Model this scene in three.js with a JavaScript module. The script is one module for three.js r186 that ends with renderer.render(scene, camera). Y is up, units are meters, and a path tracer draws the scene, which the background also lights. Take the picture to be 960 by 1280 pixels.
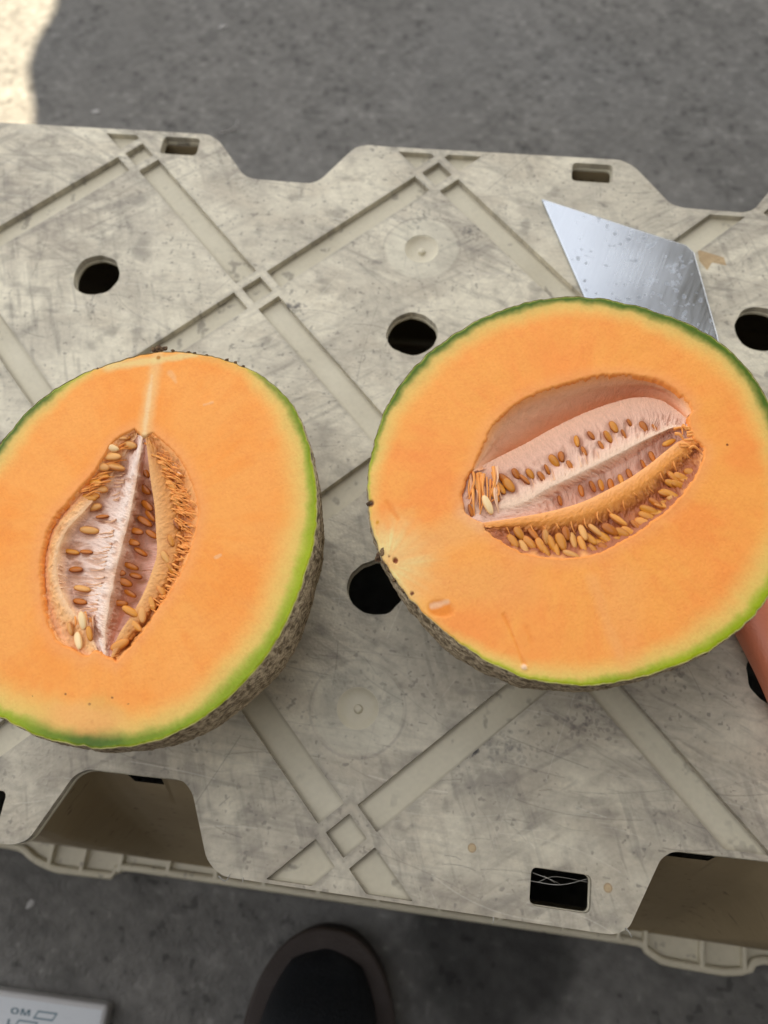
import * as THREE from 'three';
import { mergeGeometries, mergeVertices } from 'three/addons/utils/BufferGeometryUtils.js';
import { RoundedBoxGeometry } from 'three/addons/geometries/RoundedBoxGeometry.js';

// ---------------------------------------------------------------- camera, sky, sun, exposure
const scene = new THREE.Scene();
const camera = new THREE.PerspectiveCamera(65.24, 0.75, 0.02, 400);
const EYE = new THREE.Vector3(0.00567, 0.36321, 0.14399);
camera.position.copy(EYE);
camera.rotation.set(-1.19635, 0.25416, -0.13298, 'YXZ');
camera.updateMatrixWorld(true);
camera.focus = 0.325;
camera.userData.fStop = camera.getFocalLength() / 3.4;      // a 3.4 mm wide aperture, as a phone has

const renderer = new THREE.WebGLRenderer({ antialias: true });
renderer.setSize(768, 1024);
renderer.toneMapping = THREE.LinearToneMapping;
renderer.toneMappingExposure = 6.4;
renderer.shadowMap.enabled = true;
renderer.shadowMap.type = THREE.PCFSoftShadowMap;

const SUN = new THREE.Vector3(0.235, 0.766, 0.6).normalize();   // behind and to the right, about fifty degrees up
{
  const w = 256, h = 128, d = new Float32Array(w * h * 4);
  for (let j = 0; j < h; j++) {
    const el = ((j + 0.5) / h - 0.5) * Math.PI, y = Math.sin(el);
    for (let i = 0; i < w; i++) {
      const az = ((i + 0.5) / w - 0.5) * 2 * Math.PI, k = (j * w + i) * 4;
      const t = Math.max(0, y);
      const cloud = 0.5 + 0.5 * Math.sin(az * 3 + 1.3 + 2 * Math.sin(el * 5)) * Math.cos(el * 7 + az * 2);
      const s = 0.86 + 0.14 * cloud;
      if (y < 0) { d[k] = 0.04; d[k + 1] = 0.04; d[k + 2] = 0.038; } else {
        const B = 0.40 * s; d[k] = (0.80 - 0.16 * t) * B; d[k + 1] = (0.78 - 0.14 * t) * B; d[k + 2] = (0.745 - 0.07 * t) * B;
      }
      d[k + 3] = 1;
    }
  }
  const sky = new THREE.DataTexture(d, w, h, THREE.RGBAFormat, THREE.FloatType);
  sky.mapping = THREE.EquirectangularReflectionMapping; sky.magFilter = THREE.LinearFilter; sky.minFilter = THREE.LinearFilter;
  sky.wrapS = THREE.RepeatWrapping; sky.needsUpdate = true;
  scene.background = sky; scene.environment = sky;
}
const sun = new THREE.DirectionalLight(new THREE.Color(1, 0.85, 0.62), 4.4);
sun.position.copy(SUN).multiplyScalar(8); sun.target.position.set(0, 0, 0);
sun.castShadow = true; sun.shadow.radius = 0.45; sun.shadow.mapSize.set(4096, 4096);
Object.assign(sun.shadow.camera, { left: -6, right: 6, top: 6, bottom: -6, near: 0.1, far: 30 });
scene.add(sun, sun.target);

// ---------------------------------------------------------------- helpers
let seedState = 12345;
const rnd = () => { seedState = (seedState + 0x6d2b79f5) | 0; let t = Math.imul(seedState ^ (seedState >>> 15), 1 | seedState); t = (t + Math.imul(t ^ (t >>> 7), 61 | t)) ^ t; return ((t ^ (t >>> 14)) >>> 0) / 4294967296; };
const rr = (a, b) => a + (b - a) * rnd();
const PERM = new Uint8Array(512); { const p = [...Array(256).keys()]; for (let i = 255; i > 0; i--) { const j = Math.floor(rnd() * (i + 1)); [p[i], p[j]] = [p[j], p[i]]; } for (let i = 0; i < 512; i++) PERM[i] = p[i & 255]; }
const VAL = new Float32Array(256); for (let i = 0; i < 256; i++) VAL[i] = rnd() * 2 - 1;
function vn(x, y, z = 0) {                                     // value noise, -1..1
  const xi = Math.floor(x), yi = Math.floor(y), zi = Math.floor(z); let u = x - xi, v = y - yi, w = z - zi;
  u = u * u * (3 - 2 * u); v = v * v * (3 - 2 * v); w = w * w * (3 - 2 * w);
  const X = xi & 255, Y = yi & 255, Z = zi & 255;
  const g = (a, b, c) => VAL[PERM[PERM[PERM[(X + a) & 255] + ((Y + b) & 255)] + ((Z + c) & 255)]];
  const L = (a, b, t) => a + (b - a) * t;
  return L(L(L(g(0, 0, 0), g(1, 0, 0), u), L(g(0, 1, 0), g(1, 1, 0), u), v), L(L(g(0, 0, 1), g(1, 0, 1), u), L(g(0, 1, 1), g(1, 1, 1), u), v), w);
}
function fbm(x, y, z = 0, o = 4) { let s = 0, a = 0.5, n = 0; for (let i = 0; i < o; i++) { s += a * vn(x, y, z + i * 7.3); n += a; a *= 0.5; x *= 2.03; y *= 2.03; z *= 2.03; } return s / n; }
const clamp = (x, a = 0, b = 1) => Math.min(b, Math.max(a, x));
const sst = (a, b, x) => { const t = clamp((x - a) / (b - a)); return t * t * (3 - 2 * t); };
const lin = (c) => { c /= 255; return c <= 0.04045 ? c / 12.92 : Math.pow((c + 0.055) / 1.055, 2.4); };
const C = (r, g, b) => [lin(r), lin(g), lin(b)];               // an sRGB triple as linear values
const mix3 = (a, b, t) => [a[0] + (b[0] - a[0]) * t, a[1] + (b[1] - a[1]) * t, a[2] + (b[2] - a[2]) * t];
const toS = (v) => { v = clamp(v); return 255 * (v <= 0.0031308 ? v * 12.92 : 1.055 * Math.pow(v, 1 / 2.4) - 0.055); };

const used = {};
const numbered = (n) => { const k = used[n] = (used[n] ?? -1) + 1; return k ? n + '_' + String(k).padStart(3, '0') : n; };
function thing(name, label, category, pos = [0, 0, 0], group) {
  const o = new THREE.Group(); o.name = numbered(name); o.position.set(...pos); o.userData = { label, category };
  if (group) o.userData.group = group;
  scene.add(o); return o;
}
function part(name, geo, mat, parent) { const m = new THREE.Mesh(geo, mat); m.name = name; m.castShadow = m.receiveShadow = true; parent.add(m); return m; }

// the ray through a pixel of the 960 x 1280 photograph, cut at height y: used once to survey where things stand
const ROT = new THREE.Matrix4().extractRotation(camera.matrixWorld);
function at(px, py, y) {
  const d = new THREE.Vector3((px - 480) / 1000, -(py - 640) / 1000, -1).applyMatrix4(ROT);
  return d.multiplyScalar((y - EYE.y) / d.y).add(EYE);
}
function dataTex(w, h, f, srgb = true, repeat = true) {        // f(x, y) -> linear rgb or a value
  const d = new Uint8Array(w * h * 4);
  for (let j = 0; j < h; j++) for (let i = 0; i < w; i++) {
    const c = f(i, j), k = (j * w + i) * 4;
    if (typeof c === 'number') d[k] = d[k + 1] = d[k + 2] = 255 * clamp(c); else for (let q = 0; q < 3; q++) d[k + q] = srgb ? toS(c[q]) : 255 * clamp(c[q]);
    d[k + 3] = 255;
  }
  const t = new THREE.DataTexture(d, w, h); t.magFilter = THREE.LinearFilter; t.minFilter = THREE.LinearMipmapLinearFilter; t.generateMipmaps = true;
  if (srgb) t.colorSpace = THREE.SRGBColorSpace;
  if (repeat) t.wrapS = t.wrapT = THREE.RepeatWrapping;
  t.needsUpdate = true; return t;
}
const rep = (t, m) => { const c = t.clone(); c.repeat.set(1 / m, 1 / m); c.needsUpdate = true; return c; };   // uv in metres, one tile every m metres
const TN = 512;
const tileNoise = (f, o, sx = 1, sy = 1) => (i, j) => {          // periodic fbm: value noise on a torus by blending
  const u = i / TN, v = j / TN;
  const n = (a, b) => fbm(a * f * sx, b * f * sy, 3.1, o);
  const wu = sst(0.75, 1, u), wv = sst(0.75, 1, v);
  return (n(u, v) * (1 - wu) + n(u - 1, v) * wu) * (1 - wv) + (n(u, v - 1) * (1 - wu) + n(u - 1, v - 1) * wu) * wv;
};
const grainTile = (() => { const a = tileNoise(90, 3); return dataTex(TN, TN, (i, j) => 0.5 + 0.5 * a(i, j), false); })();
const speckTile = (() => { const a = tileNoise(130, 2), b = tileNoise(24, 3); return dataTex(TN, TN, (i, j) => 0.5 + 0.42 * a(i, j) + 0.22 * b(i, j), false); })();
function gridGeo(nu, nv, f, closeU = false) {                   // f(i, j) -> { p:[x,y,z], c:[r,g,b]?, uv? }
  const P = [], K = [], U = [], I = [];
  for (let j = 0; j < nv; j++) for (let i = 0; i < nu; i++) { const r = f(i, j); P.push(...r.p); if (r.c) K.push(...r.c); U.push(...(r.uv ?? [r.p[0], r.p[2]])); }
  const m = closeU ? nu : nu - 1;
  for (let j = 0; j < nv - 1; j++) for (let i = 0; i < m; i++) { const a = j * nu + i, b = j * nu + (i + 1) % nu, c = a + nu, d = b + nu; I.push(a, c, b, b, c, d); }
  const g = new THREE.BufferGeometry();
  g.setAttribute('position', new THREE.Float32BufferAttribute(P, 3)); g.setAttribute('uv', new THREE.Float32BufferAttribute(U, 2));
  if (K.length) g.setAttribute('color', new THREE.Float32BufferAttribute(K, 3));
  g.setIndex(I); g.computeVertexNormals(); return g;
}
function planarUV(g, ax = 0, ay = 2) { const p = g.attributes.position, u = new Float32Array(p.count * 2), q = (k, a) => (a === 0 ? p.getX(k) : a === 1 ? p.getY(k) : p.getZ(k)); for (let k = 0; k < p.count; k++) { u[2 * k] = q(k, ax); u[2 * k + 1] = q(k, ay); } g.setAttribute('uv', new THREE.BufferAttribute(u, 2)); return g; }
function tube(points, r0, r1 = r0, seg = 8, rad = 5) {          // a tapering tube through points
  const c = new THREE.CatmullRomCurve3(points.map((p) => new THREE.Vector3(...p))), g = new THREE.TubeGeometry(c, seg, 1, rad, false), p = g.attributes.position;
  for (let i = 0; i <= seg; i++) { const o = c.getPointAt(i / seg), r = r0 + (r1 - r0) * (i / seg); for (let j = 0; j <= rad; j++) { const k = i * (rad + 1) + j; p.setXYZ(k, o.x + (p.getX(k) - o.x) * r, o.y + (p.getY(k) - o.y) * r, o.z + (p.getZ(k) - o.z) * r); } }
  g.computeVertexNormals(); return g;
}

// ---------------------------------------------------------------- ground
const GY = -0.245;
{
  const ax = []; for (let i = -90; i <= 90; i++) { const t = i / 90; ax.push(0.9 * t + 120 * Math.sign(t) * Math.pow(Math.abs(t), 9)); }
  const st = at(614, 1186, GY), st2 = at(420, 1235, GY), st3 = at(150, 50, GY);
  const g = gridGeo(ax.length, ax.length, (i, j) => {
    const x = ax[i] - 0.05, z = ax[j] - 0.15;
    const big = fbm(x * 3.1, z * 3.1, 1, 4), mid = fbm(x * 14, z * 14, 5, 3);
    let v = 0.98 + 0.16 * big + 0.1 * mid;
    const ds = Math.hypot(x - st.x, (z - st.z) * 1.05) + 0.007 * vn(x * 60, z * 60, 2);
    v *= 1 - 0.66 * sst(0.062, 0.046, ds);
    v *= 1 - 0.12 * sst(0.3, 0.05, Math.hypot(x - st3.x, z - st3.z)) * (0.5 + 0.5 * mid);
    const warm = clamp(0.5 + 0.5 * fbm(x * 5, z * 5, 9, 3));
    return { p: [x, 0, z], c: [v * (0.985 + 0.04 * warm), v, v * (1.0 - 0.06 * warm)] };
  });
  const b = tileNoise(16, 4), c = tileNoise(70, 2), e = tileNoise(56, 2);
  const conc = dataTex(TN, TN, (i, j) => { let v = 0.120 * (1 + 0.26 * b(i, j) + 0.22 * c(i, j) + 0.20 * e(i, j)); const f = e(i, j); if (f > 0.5) v += 0.18 * (f - 0.5); if (f < -0.5) v *= 0.7; return [v * 1.0, v * 0.985, v * 0.95]; });
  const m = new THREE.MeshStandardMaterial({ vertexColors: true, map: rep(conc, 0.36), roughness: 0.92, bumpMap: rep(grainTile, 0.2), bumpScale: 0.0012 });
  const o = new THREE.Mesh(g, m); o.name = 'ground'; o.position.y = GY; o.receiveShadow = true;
  o.userData = { label: 'grey worn concrete ground around the crate', kind: 'structure' }; scene.add(o);
}

// ---------------------------------------------------------------- the stall's roof, whose shade covers all but the corner of sunlit ground
{
  const H = 2.4, k = (H - GY) / SUN.y, dx = SUN.x * k, dz = SUN.z * k;
  const edge = [[96, -260], [84, -60], [80, 0], [72, 45], [47, 88], [38, 118], [46, 150], [44, 230], [40, 420]].map(([x, y]) => at(x, y, GY));
  const s = new THREE.Shape(), pts = edge.map((p) => [p.x + dx, p.z + dz]);
  const far = pts[0][1] - 0.35;
  s.moveTo(4.5, 4.2); s.lineTo(0.60, 4.2); s.lineTo(0.60, -far); s.lineTo(pts[0][0], -far); for (const [x, z] of pts) s.lineTo(x, -z); s.lineTo(pts.at(-1)[0] - 0.05, -9); s.lineTo(4.5, -9); s.closePath();
  const g = new THREE.ExtrudeGeometry(s, { depth: 0.05, bevelEnabled: false }); g.rotateX(-Math.PI / 2);
  const o = new THREE.Mesh(g, new THREE.MeshStandardMaterial({ color: new THREE.Color(0.35, 0.34, 0.32), roughness: 0.8 }));
  o.name = 'roof'; o.position.y = H; o.castShadow = o.receiveShadow = true; o.userData = { label: 'grey roof of the stall above and behind the viewer', kind: 'structure' }; scene.add(o);
}

// the board wall of the stall behind the viewer
{
  const w = new THREE.Shape(); w.moveTo(-1.9, 0); w.lineTo(4.2, 0); w.lineTo(4.2, 2.55); w.lineTo(0.14, 2.55); w.lineTo(0.14, 1.25); w.lineTo(-1.9, 1.25); w.closePath();
  const g = new THREE.ExtrudeGeometry(w, { depth: 0.06, bevelEnabled: false }), o = new THREE.Mesh(g, new THREE.MeshStandardMaterial({ color: new THREE.Color(0.09, 0.078, 0.066), roughness: 0.8 }));
  o.name = 'wall'; o.position.set(0, GY, 0.66); o.castShadow = o.receiveShadow = true; o.userData = { label: 'dark stepped board wall of the stall behind the viewer', kind: 'structure' }; scene.add(o);
}

// ---------------------------------------------------------------- the upturned crate
const S = 0.09, OX = 2.3, OZ = 2.3;
const lat = (p, q) => [((p - q) / 2 - OX) * S, ((p + q) / 2 - OZ) * S];   // p = u + v, q = v - u of the diagonal lattice
const X0 = -0.40, X1 = 0.36, Z0 = -0.2245, Z1 = 0.1755;
const crate = thing('plastic_crate', 'upturned beige plastic crate with diagonal grooves, holes and dark scuffs under both melon halves', 'crate', [0, GY, 0]);
const inner = new THREE.Group(); inner.position.y = -GY; // only used while building: parts are put straight under the crate below
const crateParts = [];
const cpart = (name, g, m) => { g.translate(0, -GY, 0); return part(name, g, m, crate); };
const notches = [[-0.360, 1], [-0.119, 1], [0.127, 1]];
const outline = (() => {
  const p = [], r = (a) => p.push(...a);
  // far edge, left to right; the photograph's two notches and a third beyond the frame
  r([[X0, Z0]]);
  const N = (cx) => [[cx - 0.049, Z0 - 0.0015], [cx - 0.041, Z0 + 0.0035], [cx - 0.0215, Z0 + 0.028], [cx - 0.015, Z0 + 0.0305], [cx + 0.019, Z0 + 0.031], [cx + 0.0245, Z0 + 0.028], [cx + 0.041, Z0 + 0.002], [cx + 0.048, Z0 - 0.001]];
  const M = (cx) => [[cx + 0.046, Z1], [cx + 0.0385, Z1 - 0.005], [cx + 0.0265, Z1 - 0.031], [cx + 0.021, Z1 - 0.0355], [cx - 0.022, Z1 - 0.0345], [cx - 0.0275, Z1 - 0.031], [cx - 0.040, Z1 - 0.003], [cx - 0.046, Z1]];
  r(N(-0.119).map(([x, z]) => [x, z]));
  // the small open triangles of the lattice beside the crossing at the far edge
  r([[-0.0600, Z0 - 0.0005]]);
  r([[0.004, Z0 - 0.001]]);
  r(N(0.127));
  r([[X1 - 0.01, Z0], [X1, Z0 + 0.01], [X1, Z1 - 0.01], [X1 - 0.01, Z1]]);
  r(M(0.1305));
  r(M(-0.1225));
  r([[X0, Z1]]);
  return p.reverse();                                            // anticlockwise seen from above
})();
function roundedPath(P, pts, rad) {                              // a closed path with its corners rounded
  const n = pts.length;
  for (let i = 0; i < n; i++) {
    const [ax, az] = pts[(i + n - 1) % n], [bx, bz] = pts[i], [cx, cz] = pts[(i + 1) % n];
    const la = Math.hypot(ax - bx, az - bz), lc = Math.hypot(cx - bx, cz - bz), q = Math.min(rad, la * 0.45, lc * 0.45);
    const s = [bx + (ax - bx) * q / la, bz + (az - bz) * q / la], e = [bx + (cx - bx) * q / lc, bz + (cz - bz) * q / lc];
    if (i === 0) P.moveTo(s[0], -s[1]); else P.lineTo(s[0], -s[1]);
    P.quadraticCurveTo(bx, -bz, e[0], -e[1]);
  }
  return P;
}
const circles = [[-0.2100, -0.1180], [-0.0285, -0.0970], [-0.0290, 0.0440], [0.1520, -0.1175], [0.1530, 0.0640], [-0.2090, 0.0640], [0.333, -0.097], [0.333, 0.044], [-0.389, -0.0970]].filter(([x]) => x > X0 + 0.02 && x < X1 - 0.02);
const rects = [[-0.1835, -0.2155, 0.0115, 0.0068], [0.0617, -0.2150, 0.0115, 0.0068], [0.0630, 0.1620, 0.0123, 0.0073], [-0.1900, 0.1620, 0.0123, 0.0073], [0.307, -0.215, 0.0115, 0.0068], [0.307, 0.162, 0.0123, 0.0073]];
const dimples = [[-0.0298, -0.1528], [-0.0297, 0.1002], [-0.2105, 0.1]];
const circ = (x, z, r, wob = 0) => { const p = new THREE.Path(), n = 40; for (let i = 0; i < n; i++) { const a = -i / n * 2 * Math.PI, q = r * (1 + wob * vn(Math.cos(a) * 3 + x * 90, Math.sin(a) * 3 + z * 90, 4)); const X = x + q * Math.cos(a), Y = -(z + q * Math.sin(a)); if (i) p.lineTo(X, Y); else p.moveTo(X, Y); } return p; };
const through = () => [...circles.map(([x, z]) => circ(x, z, 0.0134, 0.05)), ...rects.map(([x, z, a, b]) => roundedPath(new THREE.Path(), [[x - a, z - b], [x - a, z + b], [x + a, z + b], [x + a, z - b]], 0.003))];
const inside = (x, z, m) => x > X0 + m && x < X1 - m && z > Z0 + m && z < Z1 - m;
{
  // top skin: flush face with channels, pockets, holes and dishes cut out of it
  const skin = new THREE.Shape(); roundedPath(skin, outline, 0.004);
  skin.holes.push(...through(), ...dimples.map(([x, z]) => circ(x, z, 0.0095)));
  const hits = (P, Q) => { for (const [A, B] of [[P, Q], [Q, P]]) for (let i = 0; i < A.length; i++) { const [ax, az] = A[i], [bx, bz] = A[(i + 1) % A.length], nx = bz - az, nz = ax - bx, pr = (L) => L.map(([x, z]) => x * nx + z * nz), a = pr(A), b = pr(B); if (Math.max(...a) <= Math.min(...b) || Math.max(...b) <= Math.min(...a)) return false; } return true; };
  const box = (x, z, a, b) => [[x - a, z - b], [x - a, z + b], [x + a, z + b], [x + a, z - b]];
  const keepOut = [...rects.map(([x, z, a, b]) => box(x, z, a + 0.0025, b + 0.0025)), ...circles.map(([x, z]) => box(x, z, 0.0150, 0.0150)), ...dimples.map(([x, z]) => box(x, z, 0.0110, 0.0110))];
  for (const [cx, far] of [[-0.119, 1], [0.127, 1], [0.1305, 0], [-0.1225, 0]]) keepOut.push(far ? [[cx - 0.066, Z0 - 0.02], [cx - 0.0225, Z0 + 0.033], [cx + 0.0255, Z0 + 0.0335], [cx + 0.069, Z0 - 0.02]] : [[cx - 0.050, Z1 + 0.02], [cx + 0.050, Z1 + 0.02], [cx + 0.0275, Z1 - 0.0375], [cx - 0.0285, Z1 - 0.037]]);
  const cut = (P) => { const mx = P.reduce((t, p) => t + p[0] / P.length, 0), mz = P.reduce((t, p) => t + p[1] / P.length, 0), by = (cx) => Math.abs(mx - cx) < 0.03; const zl = mz < -0.1 && (by(0.127) || by(-0.119)) ? Z0 + 0.0338 : Z0 + 0.0026, zh = mz > 0.08 && (by(0.1305) || by(-0.1225)) ? Z1 - 0.0376 : Z1 - 0.0014; for (const [a, b, m] of [[1, 0, X0 + 0.0028], [-1, 0, -X1 + 0.0028], [0, 1, zl], [0, -1, -zh]]) { const R = []; for (let i = 0; i < P.length; i++) { const p = P[i], q = P[(i + 1) % P.length], u = a * p[0] + b * p[1] - m, v = a * q[0] + b * q[1] - m; if (u >= 0) R.push(p); if (u * v < 0) { const t = u / (u - v); R.push([p[0] + (q[0] - p[0]) * t, p[1] + (q[1] - p[1]) * t]); } } P = R; if (P.length < 3) return null; } return P; };
  const polyArea = (P) => Math.abs(P.reduce((s, p, i) => { const q = P[(i + 1) % P.length]; return s + p[0] * q[1] - q[0] * p[1]; }, 0) / 2);
  for (const x of [X0, X1]) for (const z of [Z0, Z1]) keepOut.push(box(x, z, 0.016, 0.016));
  const clear = (P) => !keepOut.some((k) => hits(P, k));
  const quad = (pts) => { const p = cut(pts.map(([a, b]) => lat(a, b))); if (p && polyArea(p) > 1.5e-5 && clear(p)) { const good = p.filter((q, i) => { const r = p[(i + 1) % p.length]; return Math.hypot(q[0] - r[0], q[1] - r[1]) > 0.0008; }); if (good.length > 2) skin.holes.push(roundedPath(new THREE.Path(), good, 0.0006)); } };
  for (let p0 = -8; p0 <= 16; p0 += 2) for (let q0 = -10; q0 <= 10; q0 += 2) {
    const [cx, cz] = lat(p0, q0); if (cx < X0 - 0.2 || cx > X1 + 0.2 || cz < Z0 - 0.2 || cz > Z1 + 0.2) continue;
    const I = 0.098, O = 0.172, W = 0.108;
    quad([[p0 - I, q0 - I], [p0 - I, q0 + I], [p0 + I, q0 + I], [p0 + I, q0 - I]]);
    // each channel is clipped where it would leave the face
    const clip = (f) => { let a = O, b = 2 - O; const ok = (u, v) => { const P = cut(f(u, v).map(([x, y]) => lat(x, y))); return !P || clear(P); }; if (!ok(a, b)) { let best = [0, 0]; for (let u = a; u < b; u += 0.03) for (let v = u + 0.15; v <= b + 1e-6; v += 0.03) if (v - u > best[1] - best[0] && ok(u, v)) best = [u, v]; [a, b] = best; } if (b - a > 0.12) quad(f(a, b)); };
    clip((a, b) => [[p0 + a, q0 - W], [p0 + a, q0 + W], [p0 + b, q0 + W], [p0 + b, q0 - W]]);
    clip((a, b) => [[p0 - W, q0 + a], [p0 - W, q0 + b], [p0 + W, q0 + b], [p0 + W, q0 + a]]);
  }
  const g1 = new THREE.ExtrudeGeometry(skin, { depth: 0.0040, bevelEnabled: false, curveSegments: 8 });
  g1.rotateX(-Math.PI / 2); g1.translate(0, -0.0040, 0);
  planarUV(g1);
  // metres to the nearest wall of a channel or pocket
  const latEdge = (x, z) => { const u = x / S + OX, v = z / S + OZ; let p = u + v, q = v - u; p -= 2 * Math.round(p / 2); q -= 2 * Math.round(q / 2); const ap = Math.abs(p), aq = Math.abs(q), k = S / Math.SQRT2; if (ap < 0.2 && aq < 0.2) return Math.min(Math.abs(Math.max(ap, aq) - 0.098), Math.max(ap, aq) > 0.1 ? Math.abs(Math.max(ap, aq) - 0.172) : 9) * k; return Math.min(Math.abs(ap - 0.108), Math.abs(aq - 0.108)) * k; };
  const SMEAR = [[0.05, 3], [0.42, 17], [-0.62, 29], [1.2, 41]].map(([a, k]) => [Math.cos(a), Math.sin(a), k]);
  // the worn texture of the face, over its whole extent
  const TW = 2048, TH = 1100, WX = X1 - X0, WZ = Z1 - Z0 + 0.02;
  const cv = document.createElement('canvas'); cv.width = TW; cv.height = TH; const ctx = cv.getContext('2d');
  const img = ctx.createImageData(TW, TH), D = img.data;
  const beige = C(213, 206, 184), cream = C(224, 218, 196), grey = C(157, 149, 134), dark = C(100, 96, 91), brown = C(180, 168, 146);
  for (let j = 0; j < TH; j++) for (let i = 0; i < TW; i++) {
    const x = X0 + (i / TW) * WX, z = Z0 - 0.01 + (j / TH) * WZ;
    const w1 = fbm(x * 26 + 3, z * 26, 1, 4), w2 = fbm(x * 70 + w1 * 4, z * 160 + x * 22 + w1 * 3, 3, 5), w3 = fbm(x * 330, z * 330, 7, 2), w4 = fbm(x * 9, z * 9, 11, 3);
    let c = mix3(beige, cream, clamp(0.5 + w1));
    const near = sst(-0.05, 0.17, z);
    c = mix3(c, grey, 0.50 * sst(-0.05, 0.65, w1 * 0.85 + w2 * 0.16 + 0.4 * w4 + 0.0 + 0.26 * near));
    c = mix3(c, brown, 0.30 * sst(0.1, 0.6, fbm(x * 40 + 7, z * 90 + 2, 15, 3) + 0.15 * near));
    c = mix3(c, dark, 0.42 * sst(0.25, 0.62, w2 * 0.35 + fbm(x * 75, z * 75, 21, 4) * 0.8 + 0.12 * near));
    const pit = fbm(x * 480, z * 480, 27, 2); if (pit > 0.52) c = mix3(c, dark, 0.55 * sst(0.52, 0.75, pit) * sst(-0.1, 0.3, w1 + 0.2));
    const w5 = fbm(x * 900 + z * 120, z * 700, 31, 2), w6 = fbm(x * 160, z * 620, 35, 3); 
    for (const [ca, sa, k0] of SMEAR) { const a = x * ca + z * sa, b = -x * sa + z * ca, m = sst(-0.1, 0.5, fbm(x * 13 + k0, z * 13, k0, 3)); if (m > 0.01) { const t = fbm(a * 55, b * 420, k0 + 3, 3), t2 = fbm(a * 24, b * 170, k0 + 6, 3); c = mix3(c, grey, 0.40 * m * sst(-0.1, 0.6, t2 + 0.15 * near)); c = mix3(c, dark, 0.34 * m * sst(0.12, 0.62, t)); } }
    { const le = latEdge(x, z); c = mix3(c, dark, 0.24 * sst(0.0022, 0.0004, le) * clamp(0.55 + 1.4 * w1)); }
    const e = 0.95 * (1 + 0.09 * w3 + 0.08 * w5) * (1 - 0.07 * sst(0.05, 0.5, w6)), k = (j * TW + i) * 4;
    D[k] = toS(c[0] * e); D[k + 1] = toS(c[1] * e); D[k + 2] = toS(c[2] * e); D[k + 3] = 255;
  }
  ctx.putImageData(img, 0, 0);
  const PX = (x) => (x - X0) / WX * TW, PZ = (z) => (z - Z0 + 0.01) / WZ * TH;
  for (let n = 0; n < 2600; n++) {                               // scratches, mostly along the crate
    const x = rr(X0, X1), z = rr(Z0, Z1), a = rnd() < 0.7 ? rr(-0.25, 0.25) : rr(-1.6, 1.6), l = Math.pow(rnd(), 3.2) * 0.06 + 0.002, b = rr(-0.15, 0.15);
    ctx.strokeStyle = rnd() < 0.62 ? `rgba(70,66,62,${rr(0.06, 0.30)})` : `rgba(228,224,210,${rr(0.1, 0.4)})`; ctx.lineWidth = rr(0.5, 1.3);
    ctx.beginPath(); ctx.moveTo(PX(x), PZ(z)); ctx.quadraticCurveTo(PX(x + Math.cos(a) * l / 2 - b * l * 0.5), PZ(z + Math.sin(a) * l / 2 + b * l), PX(x + Math.cos(a) * l), PZ(z + Math.sin(a) * l)); ctx.stroke();
  }
  const blot = (px, py, r, col, n = 26) => { const q = at(px, py, 0); for (let i = 0; i < n; i++) { const a = rr(0, 6.28), d = Math.pow(rnd(), 0.8) * r; ctx.fillStyle = col; ctx.beginPath(); ctx.ellipse(PX(q.x + d * Math.cos(a)), PZ(q.z + d * Math.sin(a) * 0.7), rr(0.8, 4.2), rr(0.6, 2.6), rr(0, 3), 0, 7); ctx.fill(); } };
  // marks that the face has of its own
  blot(583, 936, 0.005, 'rgba(45,42,42,.45)', 46); blot(612, 890, 0.008, 'rgba(60,56,55,.3)', 40); blot(735, 900, 0.014, 'rgba(70,66,66,.22)', 70); blot(640, 935, 0.012, 'rgba(80,78,80,.18)', 60);
  blot(530, 275, 0.012, 'rgba(90,88,84,.28)', 40); blot(370, 385, 0.007, 'rgba(80,76,74,.3)', 40); blot(590, 290, 0.008, 'rgba(80,76,72,.25)', 40); blot(815, 830, 0.018, 'rgba(60,56,54,.22)', 80); blot(450, 865, 0.016, 'rgba(80,76,72,.2)', 60);
  { const a = [[872, 312], [905, 322], [908, 332], [890, 328], [884, 338], [874, 326]].map(([x, y]) => at(x, y, 0)); ctx.fillStyle = 'rgba(160,122,70,.55)'; ctx.beginPath(); a.forEach((p, i) => (i ? ctx.lineTo(PX(p.x), PZ(p.z)) : ctx.moveTo(PX(p.x), PZ(p.z)))); ctx.fill(); }
  for (const [px, py] of [[531, 963], [590, 1060], [760, 1110]]) { const p = at(px, py, 0); ctx.fillStyle = 'rgba(178,146,96,.55)'; ctx.strokeStyle = 'rgba(130,100,60,.5)'; ctx.lineWidth = 1.2; ctx.beginPath(); ctx.arc(PX(p.x), PZ(p.z), 4.2, 0, 7); ctx.fill(); ctx.stroke(); }
  for (const [x, z] of dimples) { for (let i = 0; i < 4; i++) { ctx.strokeStyle = `rgba(104,100,94,${rr(0.06, 0.18)})`; ctx.lineWidth = rr(1.5, 5); const a = rr(0, 6); ctx.beginPath(); ctx.ellipse(PX(x), PZ(z), 0.0215 / WX * TW, 0.0215 / WZ * TH, 0, a, a + rr(0.8, 2.6)); ctx.stroke(); } ctx.fillStyle = 'rgba(206,203,184,.35)'; ctx.beginPath(); ctx.ellipse(PX(x), PZ(z), 0.020 / WX * TW, 0.020 / WZ * TH, 0, 0, 7); ctx.fill(); }
  const face = new THREE.CanvasTexture(cv); face.colorSpace = THREE.SRGBColorSpace; face.flipY = false; face.magFilter = THREE.LinearFilter;
  face.repeat.set(1 / WX, 1 / WZ); face.offset.set(-X0 / WX, -(Z0 - 0.01) / WZ);
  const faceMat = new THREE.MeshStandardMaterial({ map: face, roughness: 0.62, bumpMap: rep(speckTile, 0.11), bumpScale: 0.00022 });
  cpart('top_face', g1, faceMat);
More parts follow.
